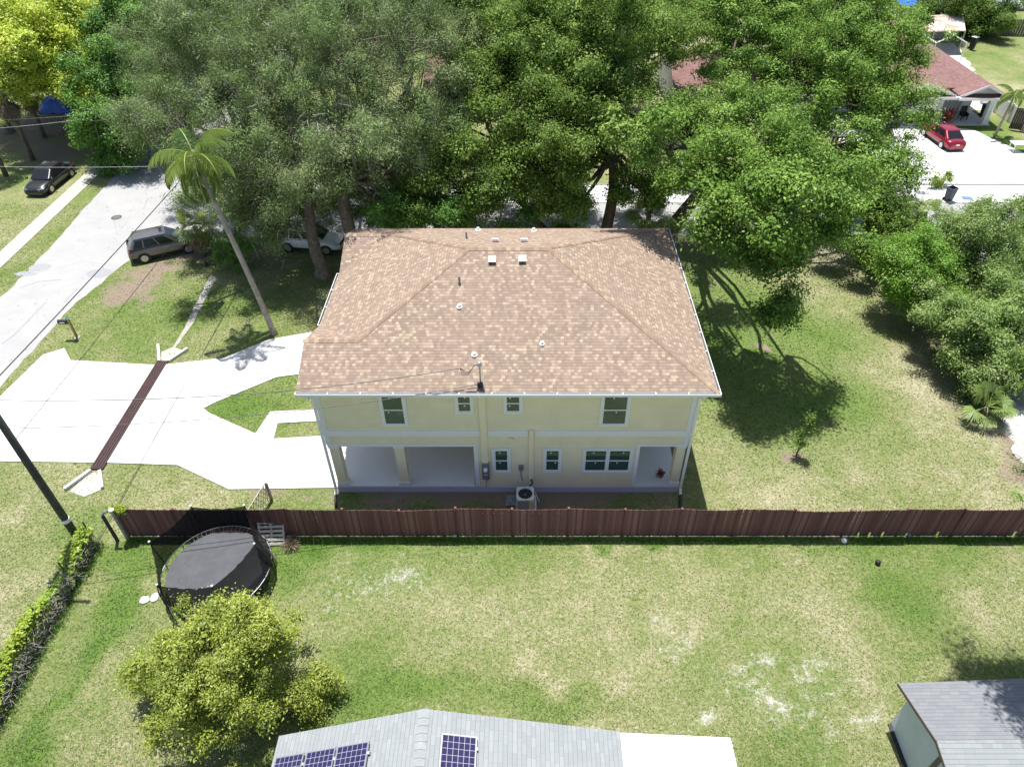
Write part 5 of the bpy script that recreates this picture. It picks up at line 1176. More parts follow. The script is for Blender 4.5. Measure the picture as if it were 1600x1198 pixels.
# straw tuft beside the pallet
def tuft(x, y, n, r_, h, mat, name, label, cat='plant'):
    a = rng.uniform(0, 6.28, n); l = rng.uniform(.6, 1, n) * h; e = rng.uniform(.4, 1.4, n)
    d = np.stack([np.cos(a) * np.cos(e), np.sin(a) * np.cos(e), np.sin(e)], 1); s_ = unit(np.cross(d, [[0, 0, 1]])) * .012
    o = np.stack([np.cos(a), np.sin(a), a * 0], 1) * r_ * rng.random((n, 1)); m_ = o + d * l[:, None] * .6; tp = o + d * l[:, None] - np.stack([a * 0, a * 0, l * .3], 1)
    V = np.stack([o - s_ * .6, m_ - s_, tp, m_ + s_], 1).reshape(-1, 3); ob = fast_mesh(name, V, np.arange(4 * n).reshape(n, 4), mat, None, rng.random(n)); ob.location = (x, y, 0); return tag(ob, label, cat)
tuft(*G(456, 851), 260, .12, .62, L_dead, 'grass_tuft', 'straw coloured grass tuft right of the pallet')

# ------------------------------------------------------------------ vehicles
def paint(name, c, metal=0.35): return simple(name, c, 0.28, metal, 0.5, var=0.04, scale=2, coat=0.8)
def car(label, loc, heading, pm, L, Wd, Hh, kind, name='parked_car', cat='car', front_grille=True):
    t = thing(name, label, cat, (loc[0], loc[1], 0.0), heading, 'cars parked around the house')
    hw = Wd / 2; suv = kind == 'suv'
    xs = [-.5, -.485, -.43, -.30, -.12, .12, .27, .36, .45, .488, .5]
    tp = [.78, .98, 1.02, 1.04, 1.04, 1.02, 1.0, .96, .86, .72, .58] if suv else [.62, .86, .95, .97, .95, .92, .90, .86, .76, .64, .54]
    ws = [.80, .90, .96, .99, 1, 1, 1, .98, .92, .84, .76]
    zb = .30 if suv else .22
    m = MB()
    for x, z, w_ in zip(xs, tp, ws):
        h = hw * w_
        for y_, z_ in ((-.9, zb), (-1.0, zb + .14), (-1.0, (zb + z) / 2 + .08), (-.96, z - .14), (-.80, z - .015), (-.4, z + .015), (.4, z + .015), (.80, z - .015), (.96, z - .14), (1.0, (zb + z) / 2 + .08), (1.0, zb + .14), (.9, zb)):
            m.v.append((x * L, y_ * h, z_))
    k = 12
    for i in range(len(xs) - 1):
        for j in range(k): j2 = (j + 1) % k; m.f.append((i * k + j, i * k + j2, (i + 1) * k + j2, (i + 1) * k + j))
    m.f.append(tuple(range(k))); m.f.append(tuple((len(xs) - 1) * k + j for j in reversed(range(k))))
    m.build('body', pm, t, smooth=True, sub=2)
    # cabin
    if suv: b0, b1, r0, r1 = -.47, .27, -.365, .06
    elif kind == 'coupe': b0, b1, r0, r1 = -.42, .25, -.22, .06
    else: b0, b1, r0, r1 = -.40, .26, -.22, .07
    zc = 1.0 if suv else .92; bw, rw = hw * .90, hw * .70
    B = [Vector((b0 * L, -bw, zc)), Vector((b1 * L, -bw, zc)), Vector((b1 * L, bw, zc)), Vector((b0 * L, bw, zc))]
    T = [Vector((r0 * L, -rw, Hh)), Vector((r1 * L, -rw, Hh)), Vector((r1 * L, rw, Hh)), Vector((r0 * L, rw, Hh))]
    cm_ = MB().add(B + T, [(3, 2, 1, 0), (4, 5, 6, 7), (0, 1, 5, 4), (1, 2, 6, 5), (2, 3, 7, 6), (3, 0, 4, 7)])
    cm_.build('cabin', pm, t, smooth=False, bevel=.10)
    rp = MB().add([p + Vector((0, 0, .004)) for p in T] + [Vector((r0 * L * .9, -rw * .75, Hh + .035)), Vector((r1 * L * .6, -rw * .75, Hh + .035)), Vector((r1 * L * .6, rw * .75, Hh + .035)), Vector((r0 * L * .9, rw * .75, Hh + .035))], [(4, 5, 6, 7), (0, 1, 5, 4), (1, 2, 6, 5), (2, 3, 7, 6), (3, 0, 4, 7)])
    rp.build('roof', pm, t, smooth=True)
    if suv: MB().add([Vector((r1 * L * x, y * rw, Hh + .042)) for x, y in ((-.1, -.5), (.62, -.5), (.62, .5), (-.1, .5))], [(0, 1, 2, 3)]).build('sunroof', M_cglass, t)
    def glass(nm, b_, t_, u0, u1, v0, v1):
        a, b = b_; c, d = t_; n_ = (b - a).cross(c - a).normalized(); cen = (a + b + c + d) / 4
        if n_.dot(cen - Vector((0, 0, zc))) < 0: n_ = -n_
        q = lambda u, v: (a.lerp(b, u)).lerp(c.lerp(d, u), v) + n_ * .012
        MB().add([q(u0, v0), q(u1, v0), q(u1, v1), q(u0, v1)], [(0, 1, 2, 3)]).build(nm, M_cglass, t)
    glass('windshield', (B[1], B[2]), (T[1], T[2]), .06, .94, .06, .93)
    glass('rear_window', (B[3], B[0]), (T[3], T[0]), .08, .92, .15 if suv else .06, .90)
    for bb, tt in (((B[0], B[1]), (T[0], T[1])), ((B[3], B[2]), (T[3], T[2]))):
        if suv: rngs = ((.07, .26), (.29, .56), (.59, .88))
        else: rngs = ((.12, .46), (.49, .86))
        for u0, u1 in rngs: glass('side_window', bb, tt, u0, u1, .10, .84)
    wr = .345 if suv else .325
    for sx in (-.305, .305):
        for sy in (-1, 1):
            M = Matrix.Translation((sx * L, sy * (hw - .10), wr)) @ Matrix.Rotation(R(90), 4, 'X')
            w_ = MB().lathe([(0, -.11), (wr * .86, -.11), (wr, -.08), (wr, .08), (wr * .86, .11), (0, .11)], 24, M).build('wheel', M_tyre, t, smooth=False)
            rm_ = MB().lathe([(wr * .56, -.118), (wr * .66, -.118), (wr * .66, .118), (wr * .56, .118)], 20, M).lathe([(0, -.122), (.06, -.122), (.06, .122), (0, .122)], 10, M)
            for q in range(5):
                M2 = M @ Matrix.Rotation(q * 2 * math.pi / 5, 4, 'Z'); rm_.box(-.035, .035, .04, wr * .62, -.120, .120, M2)
            rm_.build('rim', M_rim, w_)
            ar = MB(); M3 = Matrix.Translation((sx * L, sy * (hw - .16), wr)) @ Matrix.Rotation(R(90), 4, 'X')
            ar.lathe([(0, -.168), (wr * 1.16, -.168), (wr * 1.16, .168), (0, .168)], 24, M3).build('wheel_arch', M_black, t)
    for sy in (-1, 1):
        MB().add([(-L * .496, sy * hw * .52, zc - .22), (-L * .468, sy * hw * .93, zc - .20), (-L * .425, sy * hw * .975, zc - .08), (-L * .474, sy * hw * .80, zc + (.16 if suv else -.03)), (-L * .49, sy * hw * .55, zc - .06)], [(0, 1, 2, 3, 4)]).build('taillight', simple('tail_lamp', (0.30, 0.010, 0.012), .2, var=.05), t)
        MB().add([(L * .497, sy * hw * .45, zc - .33), (L * .470, sy * hw * .90, zc - .30), (L * .425, sy * hw * .965, zc - .17), (L * .478, sy * hw * .72, zc - .20), (L * .491, sy * hw * .45, zc - .24)], [(0, 1, 2, 3, 4)]).build('headlight', simple('head_lamp', (0.62, 0.64, 0.66), .1, .3, var=.05), t)
        MB().box(b1 * L - .22, b1 * L - .02, sy * (hw + .10) - .08, sy * (hw + .10) + .08, zc + .02, zc + .17).build('mirror', pm, t, bevel=.03)
        MB().box(-.02 * L, .04 * L, sy * (hw + .004) - .012, sy * (hw + .004) + .012, zc - .17, zc - .14).build('door_handle', pm, t)
    MB().box(-L * .5 - .004, -L * .5 + .02, -.16, .16, zc - .38, zc - .25).build('licence_plate', M_white, t)
    MB().box(L * .492, L * .5 + .006, -hw * .5, hw * .5, zc - .50, zc - .30).build('grille', M_black, t, bevel=.02)
    MB().box(-L * .47, L * .47, -hw * .8, hw * .8, zb - .1, zb + .03).build('underbody', M_black, t)
    return t
car('taupe grey suv parked nose in under the palm by the street', (-24.55, 42.75), R(27), paint('taupe_paint', (0.17, 0.158, 0.148), .6), 4.55, 1.83, 1.66, 'suv')
car('dark grey sedan parked on the grass across the street', (-37.7, 53.3), R(-93), paint('charcoal_paint', (0.035, 0.036, 0.040), .5), 4.75, 1.80, 1.44, 'sedan')
car('white suv parked under the mossy oak beside the house', (-14.7, 43.4), R(-8), paint('white_paint', (0.72, 0.73, 0.74), 0.0), 4.45, 1.80, 1.64, 'suv')
car('red sedan parked on the white driveway of the neighbour', (37.0, 61.9), R(96), paint('red_paint', (0.26, 0.008, 0.022), .3), 4.7, 1.82, 1.44, 'sedan')
car('blue car mostly hidden behind oak foliage on the neighbour driveway', (31.2, 62.4), R(95), paint('blue_paint', (0.05, 0.09, 0.22), .4), 4.6, 1.80, 1.46, 'sedan')

# ------------------------------------------------------------------ bins, lid and yard things across the street
def bin_(name, label, x, y, rz, h, m, lid=None, open_=True, wheels=True):
    t = thing(name, label, 'trash bin', (x, y, 0.05), rz)
    mb = MB(); a, b, ti = .23, .30, .025
    def ringp(s, z, inset=0): return [(-s * .9 - 0 + inset, -s + inset, z), (s * .9 - inset, -s + inset, z), (s * .9 - inset, s - inset, z), (-s * .9 + inset, s - inset, z)]
    vs = ringp(a, .04) + ringp(b, h) + ringp(b + .035, h) + ringp(b + .035, h + .05) + ringp(b, h + .05, .02) + ringp(a, .10, .03)
    fs = [(3, 2, 1, 0)] + [(r_ * 4 + i, r_ * 4 + (i + 1) % 4, (r_ + 1) * 4 + (i + 1) % 4, (r_ + 1) * 4 + i) for r_ in range(5) for i in range(4)] + [(20, 21, 22, 23)]
    mb.add(vs, fs); mb.build('body', m, t)
    if wheels:
        for s_ in (-1, 1):
            M = Matrix.Translation((s_ * .23, .26, .12)) @ Matrix.Rotation(R(90), 4, 'Y'); MB().lathe([(0, -.03), (.12, -.03), (.12, .03), (0, .03)], 16, M).build('wheel', M_tyre, t)
        MB().tube([(-.24, .36, h), (.24, .36, h)], .018, 6).build('handle', m, t)
    if lid is not None:
        MB().add([(-.31, -.35, h + .055), (.31, -.35, h + .055), (.31, .36, h + .055), (-.31, .36, h + .055), (-.22, -.25, h + .12), (.22, -.25, h + .12), (.22, .27, h + .12), (-.22, .27, h + .12)], [(3, 2, 1, 0), (4, 5, 6, 7), (0, 1, 5, 4), (1, 2, 6, 5), (2, 3, 7, 6), (3, 0, 4, 7)]).build('lid', lid, t)
    return t
M_bin = simple('bin_plastic', (0.055, 0.065, 0.085), .5, var=.15)
bx_, by_ = G(1481, 313, .05)
bin_('wheelie_bin', 'open dark grey wheelie bin standing on the white pavement', bx_, by_, R(115), 1.0, M_bin)
lx, ly = G(1511, 310, .06)
tag(MB().add([(-.36, -.25, .06), (.36, -.25, .06), (.36, .25, .08), (-.36, .25, .08), (-.30, -.2, .11), (.30, -.2, .11), (.30, .2, .13), (-.30, .2, .13)], [(3, 2, 1, 0), (4, 5, 6, 7), (0, 1, 5, 4), (1, 2, 6, 5), (2, 3, 7, 6), (3, 0, 4, 7)]).build('bin_lid', simple('blue_lid', (0.12, 0.19, 0.36), .5, var=.1), None), 'blue plastic bin lid lying flat on the white pavement', 'lid')
bpy.data.objects['bin_lid'].location = (lx, ly, 0); bpy.data.objects['bin_lid'].rotation_euler = (0, 0, R(-8))
bx2, by2 = G(1535, 183)
bin_('wheelie_bin', 'dark bin with bright blue lid beside the white garden fence', bx2, by2, R(10), 1.05, simple('dark_green_bin', (0.03, 0.05, 0.035), .5), simple('bright_blue', (0.02, 0.22, 0.50), .4))
bx3, by3 = G(1517, 78)
bin_('wheelie_bin', 'tall black bin with grey top on the far lawn', bx3, by3, R(30), 1.3, M_black, M_grey)

# ------------------------------------------------------------------ houses across the street
def gable_roof(mb, x0, x1, y0, y1, ze_, h, axis, oh=.4, th=.12):
    if axis == 'y':
        xm = (x0 + x1) / 2
        mb.plane([(x0 - oh, y0 - oh, ze_), (xm, y0 - oh, ze_ + h), (xm, y1 + oh, ze_ + h), (x0 - oh, y1 + oh, ze_)], (0, 1, 0), th)
        mb.plane([(x1 + oh, y0 - oh, ze_), (xm, y0 - oh, ze_ + h), (xm, y1 + oh, ze_ + h), (x1 + oh, y1 + oh, ze_)], (0, 1, 0), th)
    else:
        yq = (y0 + y1) / 2
        mb.plane([(x0 - oh, y0 - oh, ze_), (x1 + oh, y0 - oh, ze_), (x1 + oh, yq, ze_ + h), (x0 - oh, yq, ze_ + h)], (1, 0, 0), th)
        mb.plane([(x0 - oh, y1 + oh, ze_), (x1 + oh, y1 + oh, ze_), (x1 + oh, yq, ze_ + h), (x0 - oh, yq, ze_ + h)], (1, 0, 0), th)
M_stucco = simple('grey_white_stucco', (0.58, 0.58, 0.56), .7, var=.06, scale=2)
M_beige = simple('beige_stucco', (0.52, 0.46, 0.37), .7, var=.06, scale=2)
rh = thing('red_roof_house', 'white house with red brown roof, garage and columned porch beside the red sedan', 'house', (36, 68, 0))
def rp_(mb, nm, mat, par=None, **k):
    o = mb.build(nm, mat, None, **k); o.parent = par or rh
    if par is None: o.matrix_parent_inverse = Matrix.Translation((-36, -68, 0))
    return o
rp_(MB().box(28.5, 42.9, 69.2, 86, 0, 2.95), 'wall', M_stucco)
r_ = MB()
r_.plane([(33.25, 67.05, 2.95), (38.3, 72.1, 4.5), (38.3, 88.3, 4.5), (33.25, 88.3, 2.95)], (0, 1, 0), .12)
r_.plane([(43.35, 67.05, 2.95), (38.3, 72.1, 4.5), (38.3, 88.3, 4.5), (43.35, 88.3, 2.95)], (0, 1, 0), .12)
r_.plane([(33.25, 67.05, 2.95), (43.35, 67.05, 2.95), (38.3, 72.1, 4.5)], (1, 0, 0), .12)
r_.plane([(28.0, 68.6, 2.94), (33.4, 68.6, 2.94), (38.3, 77.7, 4.42), (28.0, 77.7, 4.42)], (1, 0, 0), .12)
r_.plane([(28.0, 87.0, 2.94), (33.4, 87.0, 2.94), (38.3, 77.7, 4.42), (28.0, 77.7, 4.42)], (1, 0, 0), .12)
gable_roof(r_, 33.9, 38.7, 66.0, 72, 2.75, 1.05, 'y', .35)
gable_roof(r_, 39.6, 43.3, 65.6, 71, 2.80, .95, 'y', .35)
rro = rp_(r_, 'roof', M_roofred)
def gable_front(x0, x1, y, ze_, h, oh=.35):
    xm = (x0 + x1) / 2
    rp_(MB().add([(x0 - .1, y, ze_ - .08), (x1 + .1, y, ze_ - .08), (xm, y, ze_ + h - .12), (x0 - .1, y + .2, ze_ - .08), (x1 + .1, y + .2, ze_ - .08), (xm, y + .2, ze_ + h - .12)], [(0, 1, 2), (5, 4, 3), (0, 3, 4, 1), (1, 4, 5, 2), (2, 5, 3, 0)]), 'gable', M_stucco)
    f = MB(); yy = y - oh - .02
    f.beam((x0 - oh, yy, ze_ - .07), (xm, yy, ze_ + h - .07), .03, .2).beam((xm, yy, ze_ + h - .07), (x1 + oh, yy, ze_ - .07), .03, .2)
    rp_(f, 'bargeboard', M_white, rro)
    rp_(MB().box(x0 - oh - .1, x1 + oh + .1, y - oh - .25, y - .02, ze_ - .32, ze_ - .10), 'fascia', M_white)
    rp_(MB().add([(x0 - oh, y - oh - .2, ze_ - .095), (x1 + oh, y - oh - .2, ze_ - .095), (x1 + .1, y - .01, ze_ + .12), (x0 - .1, y - .01, ze_ + .12)], [(0, 1, 2, 3)]), 'pent_roof', M_roofred)
gable_front(33.9, 38.7, 66.0, 2.75, 1.05); gable_front(39.6, 43.3, 65.6, 2.80, .95)
rp_(MB().box(34.0, 38.6, 66.35, 69.19, 0, 2.42), 'garage_wall', M_stucco)
gd = MB().box(34.7, 37.9, 66.27, 66.33, .02, 2.12)
gdo = rp_(gd, 'garage_door', M_whitem)
gl_ = MB()
for j in range(1, 4): gl_.box(34.72, 37.88, 66.262, 66.269, .02 + j * .525 - .012, .02 + j * .525 + .012)
rp_(gl_, 'panel_line', M_grey, gdo)
for a in ((34.55, 34.70), (37.90, 38.05)): rp_(MB().box(a[0], a[1], 66.25, 66.34, 0, 2.26), 'garage_trim', M_white)
rp_(MB().box(34.70, 37.90, 66.25, 66.34, 2.125, 2.26), 'garage_trim', M_white)
for x in (42.75,): rp_(MB().box(x - .22, x + .22, 65.75, 66.2, 0, 2.48).box(x - .3, x + .3, 65.68, 66.27, 0, .5), 'column', M_white)
rp_(MB().box(38.7, 43.2, 65.6, 69.19, -.02, .09), 'porch_floor', M_conc)
wo = rp_(MB().box(39.6, 41.6, 69.12, 69.19, 1.0, 2.35), 'window', M_white); rp_(MB().box(39.72, 41.48, 69.105, 69.118, 1.1, 2.25), 'pane', M_pane, wo)
rp_(MB().box(41.9, 42.7, 69.12, 69.19, .09, 2.2), 'door', M_white)
chx = thing('porch_chair', 'dark wicker chair on the columned porch', 'chair', (41.2, 66.9, .09))
MB().box(-.3, .3, -.3, .3, .36, .46).build('seat', M_black, chx, bevel=.03); MB().box(-.3, .3, .24, .32, .461, 1.2).build('backrest', M_black, chx, bevel=.03)
for sx in (-.27, .27): MB().box(sx - .03, sx + .03, -.3, .235, .462, .66).build('armrest', M_black, chx)
for sx in (-.26, .26):
    for sy in (-.26, .26): MB().box(sx - .03, sx + .03, sy - .03, sy + .03, 0, .359).build('leg', M_black, chx)
def spiky(x, y, n, h, mat, name, label):
    t = thing(name, label, 'plant', (x, y, 0)); a = rng.uniform(0, 6.28, n); e = rng.uniform(.3, 1.3, n); l = rng.uniform(.5, .8, n) * h
    d = np.stack([np.cos(a) * np.cos(e), np.sin(a) * np.cos(e), np.sin(e)], 1); o = np.stack([rng.normal(size=n) * .15, rng.normal(size=n) * .15, rng.random(n) * h * .6], 1); s_ = unit(np.cross(d, [[0, 0, 1]])) * .05
    V = np.stack([o, o + d * l[:, None] * .5 - s_, o + d * l[:, None], o + d * l[:, None] * .5 + s_], 1).reshape(-1, 3); fast_mesh('leaves', V, np.arange(4 * n).reshape(n, 4), mat, t, rng.random(n))
    MB().tube([(0, 0, 0), (.02, 0, h * .6)], .04, 6).build('stem', M_bark, t)
spiky(39.3, 66.0, 90, 1.5, L_red, 'cordyline', 'dark red spiky cordyline between garage and porch')
# other houses glimpsed behind the oaks
def far_house(label, x0, x1, y0, y1, zw, hr, axis, roofm, wallm, name='red_roof_house'):
    t = thing(name, label, 'house', ((x0 + x1) / 2, y0, 0)); IM = Matrix.Translation((-(x0 + x1) / 2, -y0, 0))
    def q(mb, nm, m, par=None):
        o = mb.build(nm, m, None); o.parent = par or t
        if par is None: o.matrix_parent_inverse = IM
        return o
    q(MB().box(x0, x1, y0, y1, 0, zw), 'wall', wallm); a = MB(); gable_roof(a, x0, x1, y0, y1, zw - .02, hr, axis); q(a, 'roof', roofm)
    if axis == 'y':
        xm = (x0 + x1) / 2
        for y in (y0, y1 - .1): q(MB().add([(x0, y, zw), (x1, y, zw), (xm, y, zw + hr - .15), (x0, y + .1, zw), (x1, y + .1, zw), (xm, y + .1, zw + hr - .15)], [(0, 1, 2), (5, 4, 3), (0, 3, 4, 1), (1, 4, 5, 2), (2, 5, 3, 0)]), 'gable', wallm)
    else:
        yq = (y0 + y1) / 2
        for x in (x0, x1 - .1): q(MB().add([(x, y0, zw), (x, y1, zw), (x, yq, zw + hr - .15), (x + .1, y0, zw), (x + .1, y1, zw), (x + .1, yq, zw + hr - .15)], [(0, 1, 2), (5, 4, 3), (0, 3, 4, 1), (1, 4, 5, 2), (2, 5, 3, 0)]), 'gable', wallm)
    q(MB().box(x0 - .4, x1 + .4, y0 - .44, y0 - .41, zw - .2, zw - .03), 'fascia', M_white)
    for k in range(3):
        wx_ = x0 + (x1 - x0) * (k + .5) / 3; f_ = q(MB().box(wx_ - .6, wx_ + .6, y0 - .06, y0 - .001, 1.0, 2.2), 'window', M_white); q(MB().box(wx_ - .52, wx_ + .52, y0 - .075, y0 - .062, 1.08, 2.12), 'pane', M_pane, f_)
    return t
far_house('white walled red roof house hidden behind the oaks left of the tarp roof', 14, 26, 66, 78, 2.9, 2.0, 'x', M_roofred, M_stucco)
far_house('beige walled red roof house glimpsed behind the middle oaks', -9, 6, 67.5, 80, 2.9, 2.2, 'x', M_roofred, M_beige)
th_ = far_house('white house with blue tarp over part of its roof at the top edge', 46.5, 61, 96.8, 108, 3.0, 1.8, 'x', simple('grey_metal_roof', (0.30, 0.33, 0.36), .5, .3, var=.5, scale=1.5), M_stucco, 'tarp_house')
tpm = MB(); nx_, ny_ = 14, 10
for i in range(nx_ + 1):
    for j in range(ny_ + 1):
        x = 46.0 + 5.6 * i / nx_; y = 96.3 + 5.4 * j / ny_; tpm.v.append((x, y + .0, 2.98 + (y - 96.4) * 1.8 / 6.0 + .12 + .05 * math.sin(i * 1.7 + j) + .04 * random.random()))
for i in range(nx_):
    for j in range(ny_): a = i * (ny_ + 1) + j; tpm.f.append((a, a + ny_ + 1, a + ny_ + 2, a + 1))
tag(tpm.build('tarp', simple('blue_tarp', (0.012, 0.13, 0.55), .35, var=.25, scale=1.5), None, smooth=True), 'crumpled bright blue tarp draped on the house roof', 'tarp')
# rusty open shed and bare canopy frame
rs = thing('rusty_shed', 'open shed with rust streaked pale metal roof', 'shed', (0, 0, 0))
zz = 2.5; c4 = [Vector((*G(u, v, zz), zz)) for u, v in ((1436, 50), (1509, 48), (1503, 26), (1444, 30))]
c4[2].z += .35; c4[3].z += .35
rt = NT('rusty_sheet'); ro_ = rt.mix(rt.rng(rt.noise(.7, 5, .6, rt.pos()), .42, .62), (0.62, 0.55, 0.50), (0.38, 0.20, 0.13)); M_rust = rt.done(rt.bsdf(ro_, .6, .1, .3))
MB().add(c4 + [p - Vector((0, 0, .08)) for p in c4], [(0, 1, 2, 3), (7, 6, 5, 4), (0, 4, 5, 1), (1, 5, 6, 2), (2, 6, 7, 3), (3, 7, 4, 0)]).build('roof', M_rust, rs)
for p in c4: MB().box(p.x - .06, p.x + .06, p.y - .06, p.y + .06, 0, p.z - .09).build('post', M_wood, rs)
MB().box(c4[3].x, c4[2].x, c4[2].y - .3, c4[2].y - .2, 0, 2.3).build('back_wall', M_wood, rs)
cf = thing('canopy_frame', 'bare white tubular canopy frame beside the red roof', 'canopy frame', (0, 0, 0))
q = [Vector((*G(u, v, 2.2), 2.2)) for u, v in ((1448, 60), (1500, 79), (1470, 51), (1490, 66))]
A0 = Vector((45.5, 84, 0)); fr_ = MB()
ex, ey = Vector((3.4, 0, 0)), Vector((0, 7.5, 0)); zc = Vector((0, 0, 2.2)); rdg = Vector((0, 0, .8))
cs = [A0 + zc, A0 + ex + zc, A0 + ex + ey + zc, A0 + ey + zc]; r1_, r2_ = A0 + ex * .5 + zc + rdg, A0 + ex * .5 + ey + zc + rdg; rmid = (r1_ + r2_) / 2
for a, b in ((cs[1], cs[2]), (cs[3], cs[0]), (r1_, r2_), (cs[0], r1_), (cs[1], r1_), (cs[2], r2_), (cs[3], r2_), ((cs[0] + cs[3]) / 2, rmid), ((cs[1] + cs[2]) / 2, rmid)): fr_.tube([a, b], .06, 6)
fr_.build('roof_frame', M_whitem, cf)
for c_ in cs: MB().tube([(c_.x, c_.y, 0), c_], .05, 6).build('leg', M_whitem, cf)
# white vinyl garden fence beside the porch and dark panel stack, table
vfx = thing('vinyl_fence', 'white vinyl garden fence running back from the neighbour lawn', 'fence', (0, 0, 0))
pA, pB = Vector((45.2, 71.5)), Vector((45.6, 59.5)); nseg = 5
for k in range(nseg + 1):
    p = pA.lerp(pB, k / nseg); MB().box(p.x - .07, p.x + .07, p.y - .07, p.y + .07, 0, 1.65).build('post', M_white, vfx)
    if k < nseg:
        p2 = pA.lerp(pB, (k + 1) / nseg); MB().beam((p.x, p.y - .08, .80), (p2.x, p2.y + .08, .80), .04, 1.5) .build('panel', M_white, vfx) if False else MB().box(min(p.x, p2.x) + .03, min(p.x, p2.x) + .07, p2.y + .071, p.y - .071, .05, 1.55).build('panel', M_white, vfx)
tb_ = thing('garden_table', 'white garden table on the strip of green lawn', 'table', (*G(1592, 236), 0))
MB().box(-.9, .9, -.45, .45, .70, .75).build('tabletop', M_whitem, tb_, bevel=.02)
for sx in (-.75, .75):
    for sy in (-.35, .35): MB().box(sx - .03, sx + .03, sy - .03, sy + .03, 0, .699).build('leg', M_whitem, tb_)
dpx, dpy = G(1592, 205)
dp = thing('wooden_gate', 'dark brown slatted wooden gate leaning at the right edge', 'gate', (dpx, dpy, 0), R(-25))
for k in range(9): pass
gs = MB()
for k in range(10): gs.box(-.9 + k * .18, -.9 + k * .18 + .16, -.02, .02, .1, 2.0)
gs.build('boards', simple('dark_brown_board', (0.09, 0.065, 0.05), .8, var=.3), dp); MB().box(-.9, .9, .021, .06, .65, .18).box(-.9, .9, .021, .06, 1.6, 1.7).build('rails', simple('dark_brown_board', (0.09, 0.065, 0.05), .8), dp)
# far dark fence at upper right
ff = thing('picket_fence', 'dark board fence in shade at the upper right', 'fence', (0, 0, 0)); fm_ = MB()
a_, b_ = Vector((53, 96)), Vector((75, 93.5))
for k in range(70):
    p = a_.lerp(b_, k / 70); fm_.box(p.x, p.x + .28, p.y - .02, p.y + .02, 0, 1.8 + .05 * random.random())
fm_.build('boards', simple('grey_board', (0.13, 0.115, 0.10), .85, var=.3), ff)
for k in range(0, 71, 10): p = a_.lerp(b_, k / 70); MB().box(p.x - .06, p.x + .06, p.y + .021, p.y + .14, 0, 2.0).build('post', M_wood, ff)
far_house('beige house with dark roof at the upper right corner', 66, 82, 108, 118, 2.8, 1.8, 'x', simple('dark_roof', (0.06, 0.05, 0.045), .9, var=.3), M_beige, 'beige_house')
# blue covered heap under the trees at upper left
bt = MB(); n = 14; cx_, cy_ = G(96, 172)
for i in range(n + 1):
    for j in range(n + 1):
        a, b = i / n * 2 - 1, j / n * 2 - 1; bt.v.append((a * 1.7, b * 1.1, max(0.02, 1.3 * (1 - a ** 4) * (1 - b ** 4) + .12 * math.sin(i * 1.3) * math.cos(j * 1.9))))
for i in range(n):
    for j in range(n): a = i * (n + 1) + j; bt.f.append((a, a + n + 1, a + n + 2, a + 1))
o_ = bt.build('covered_heap', simple('blue_cover', (0.03, 0.10, 0.42), .45, var=.3, scale=1.2), None, smooth=True); o_.location = (cx_, cy_, 0); tag(o_, 'blue tarpaulin covered heap in shade beyond the fan palms', 'tarp')

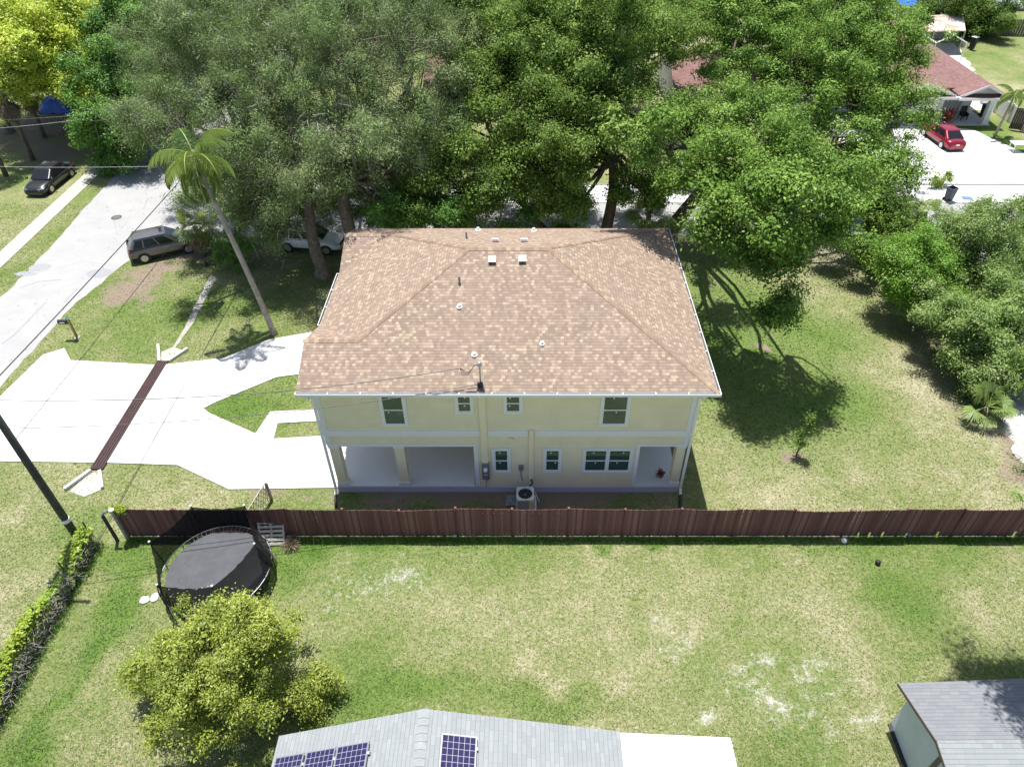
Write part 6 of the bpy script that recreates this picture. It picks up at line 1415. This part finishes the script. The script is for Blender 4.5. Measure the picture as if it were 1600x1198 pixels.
# ------------------------------------------------------------------ grass blades over the lawns
def grass():
    n = 330000
    u = rng.uniform(-60, 1660, n); 
    y = 8.2 + (50 - 8.2) * rng.random(n) ** 1.7
    dpt = _c * y + _s * CAMH; x = (u - CX) / FPX * dpt
    ok = np.ones(n, bool)
    for poly in (driveway, road_main, sidewalk_far, sidewalk_cross, shell_lot, sw): ok &= ~inside(x, y, poly)
    ok &= ~((x > -8.6) & (x < 7.1) & (y > YW - .1) & (y < 33.7)); ok &= ~((x > gl.x + .2) & (x < xb) & (y < 9.3)); ok &= ~((np.abs(x + 20.22) < .33) & (y > 22.6) & (y < 31))
    x, y = x[ok], y[ok]; dry, sand, dirt, lush = lawn_fields(x, y)
    keep = (rng.random(len(x)) > np.clip(sand * 1.1, 0, .97)) & (rng.random(len(x)) > np.clip(dirt * .9, 0, .95))
    x, y, dry, lush = x[keep], y[keep], dry[keep], lush[keep]; n = len(x)
    h = rng.uniform(.02, .055, n) * (1 + .6 * lush); a = rng.uniform(0, 6.283, n); wd = rng.uniform(.012, .026, n) * (1 + (y - 8) / 30)
    tl = rng.uniform(.6, 1.8, n) * h; ca, sa = np.cos(a), np.sin(a); b = rng.uniform(0, 6.283, n)
    P0 = np.stack([x - ca * wd, y - sa * wd, np.zeros(n)], 1); P1 = np.stack([x + ca * wd, y + sa * wd, np.zeros(n)], 1)
    Tp = np.stack([x + np.cos(b) * tl, y + np.sin(b) * tl, h], 1)
    V = np.stack([P0, P1, Tp], 1).reshape(-1, 3)
    o = fast_mesh('grass', V, np.arange(3 * n).reshape(n, 3), L_grass, None, np.clip(dry * .95 + rng.normal(size=n) * .22 + .02, 0, 1)); o['kind'] = 'stuff'
    # long unmown blades at the fence foot and along the vine
    m = 9000; xx = rng.uniform(-17, 22, m); yy_ = 18.72 + np.abs(rng.normal(size=m)) * -.10 
    m2 = 3500; xx = np.concatenate([xx, -18.05 + rng.normal(size=m2) * .12]); yy_ = np.concatenate([yy_, rng.uniform(8.5, 18.5, m2)]); m = len(xx)
    k = vnoise(xx, yy_, .8, 41) > rng.random(m) * .8; xx, yy_ = xx[k], yy_[k]; m = len(xx); h = rng.uniform(.08, .24, m); a = rng.uniform(0, 6.283, m); w_ = .014
    V = np.stack([np.stack([xx - np.cos(a) * w_, yy_ - np.sin(a) * w_, a * 0], 1), np.stack([xx + np.cos(a) * w_, yy_ + np.sin(a) * w_, a * 0], 1), np.stack([xx + rng.normal(size=m) * .07, yy_ + rng.normal(size=m) * .07, h], 1)], 1).reshape(-1, 3)
    o = fast_mesh('long_grass', V, np.arange(3 * m).reshape(m, 3), L_green, None, np.clip(.5 + rng.normal(size=m) * .2, 0, 1)); o['kind'] = 'stuff'
grass()

# fallen leaves and litter on the bare soil
def litter():
    n = 90000; x = rng.uniform(-50, 30, n); y = rng.uniform(18.9, 70, n)
    ok = ~((x > -9.2) & (x < 7.8) & (y > 20.9) & (y < 34.1))
    for poly in (driveway, sidewalk_cross): ok &= ~inside(x, y, poly)
    x, y = x[ok], y[ok]; dirt = lawn_fields(x, y)[2]
    road_ = inside(x, y, road_main); k = rng.random(len(x)) < np.where(road_, .03, .04 + .8 * np.clip(dirt, 0, 1)); x, y = x[k], y[k]; n = len(x)
    V, F = leaf_quads(np.stack([x, y, rng.uniform(.015, .03, n)], 1), rng.normal(size=(n, 3)) * .35 + np.array([0, 0, 1]), rng.uniform(.025, .06, n), .5)
    o = fast_mesh('fallen_leaves', V, F, L_dead, None, rng.random(n)); o['kind'] = 'stuff'
litter()
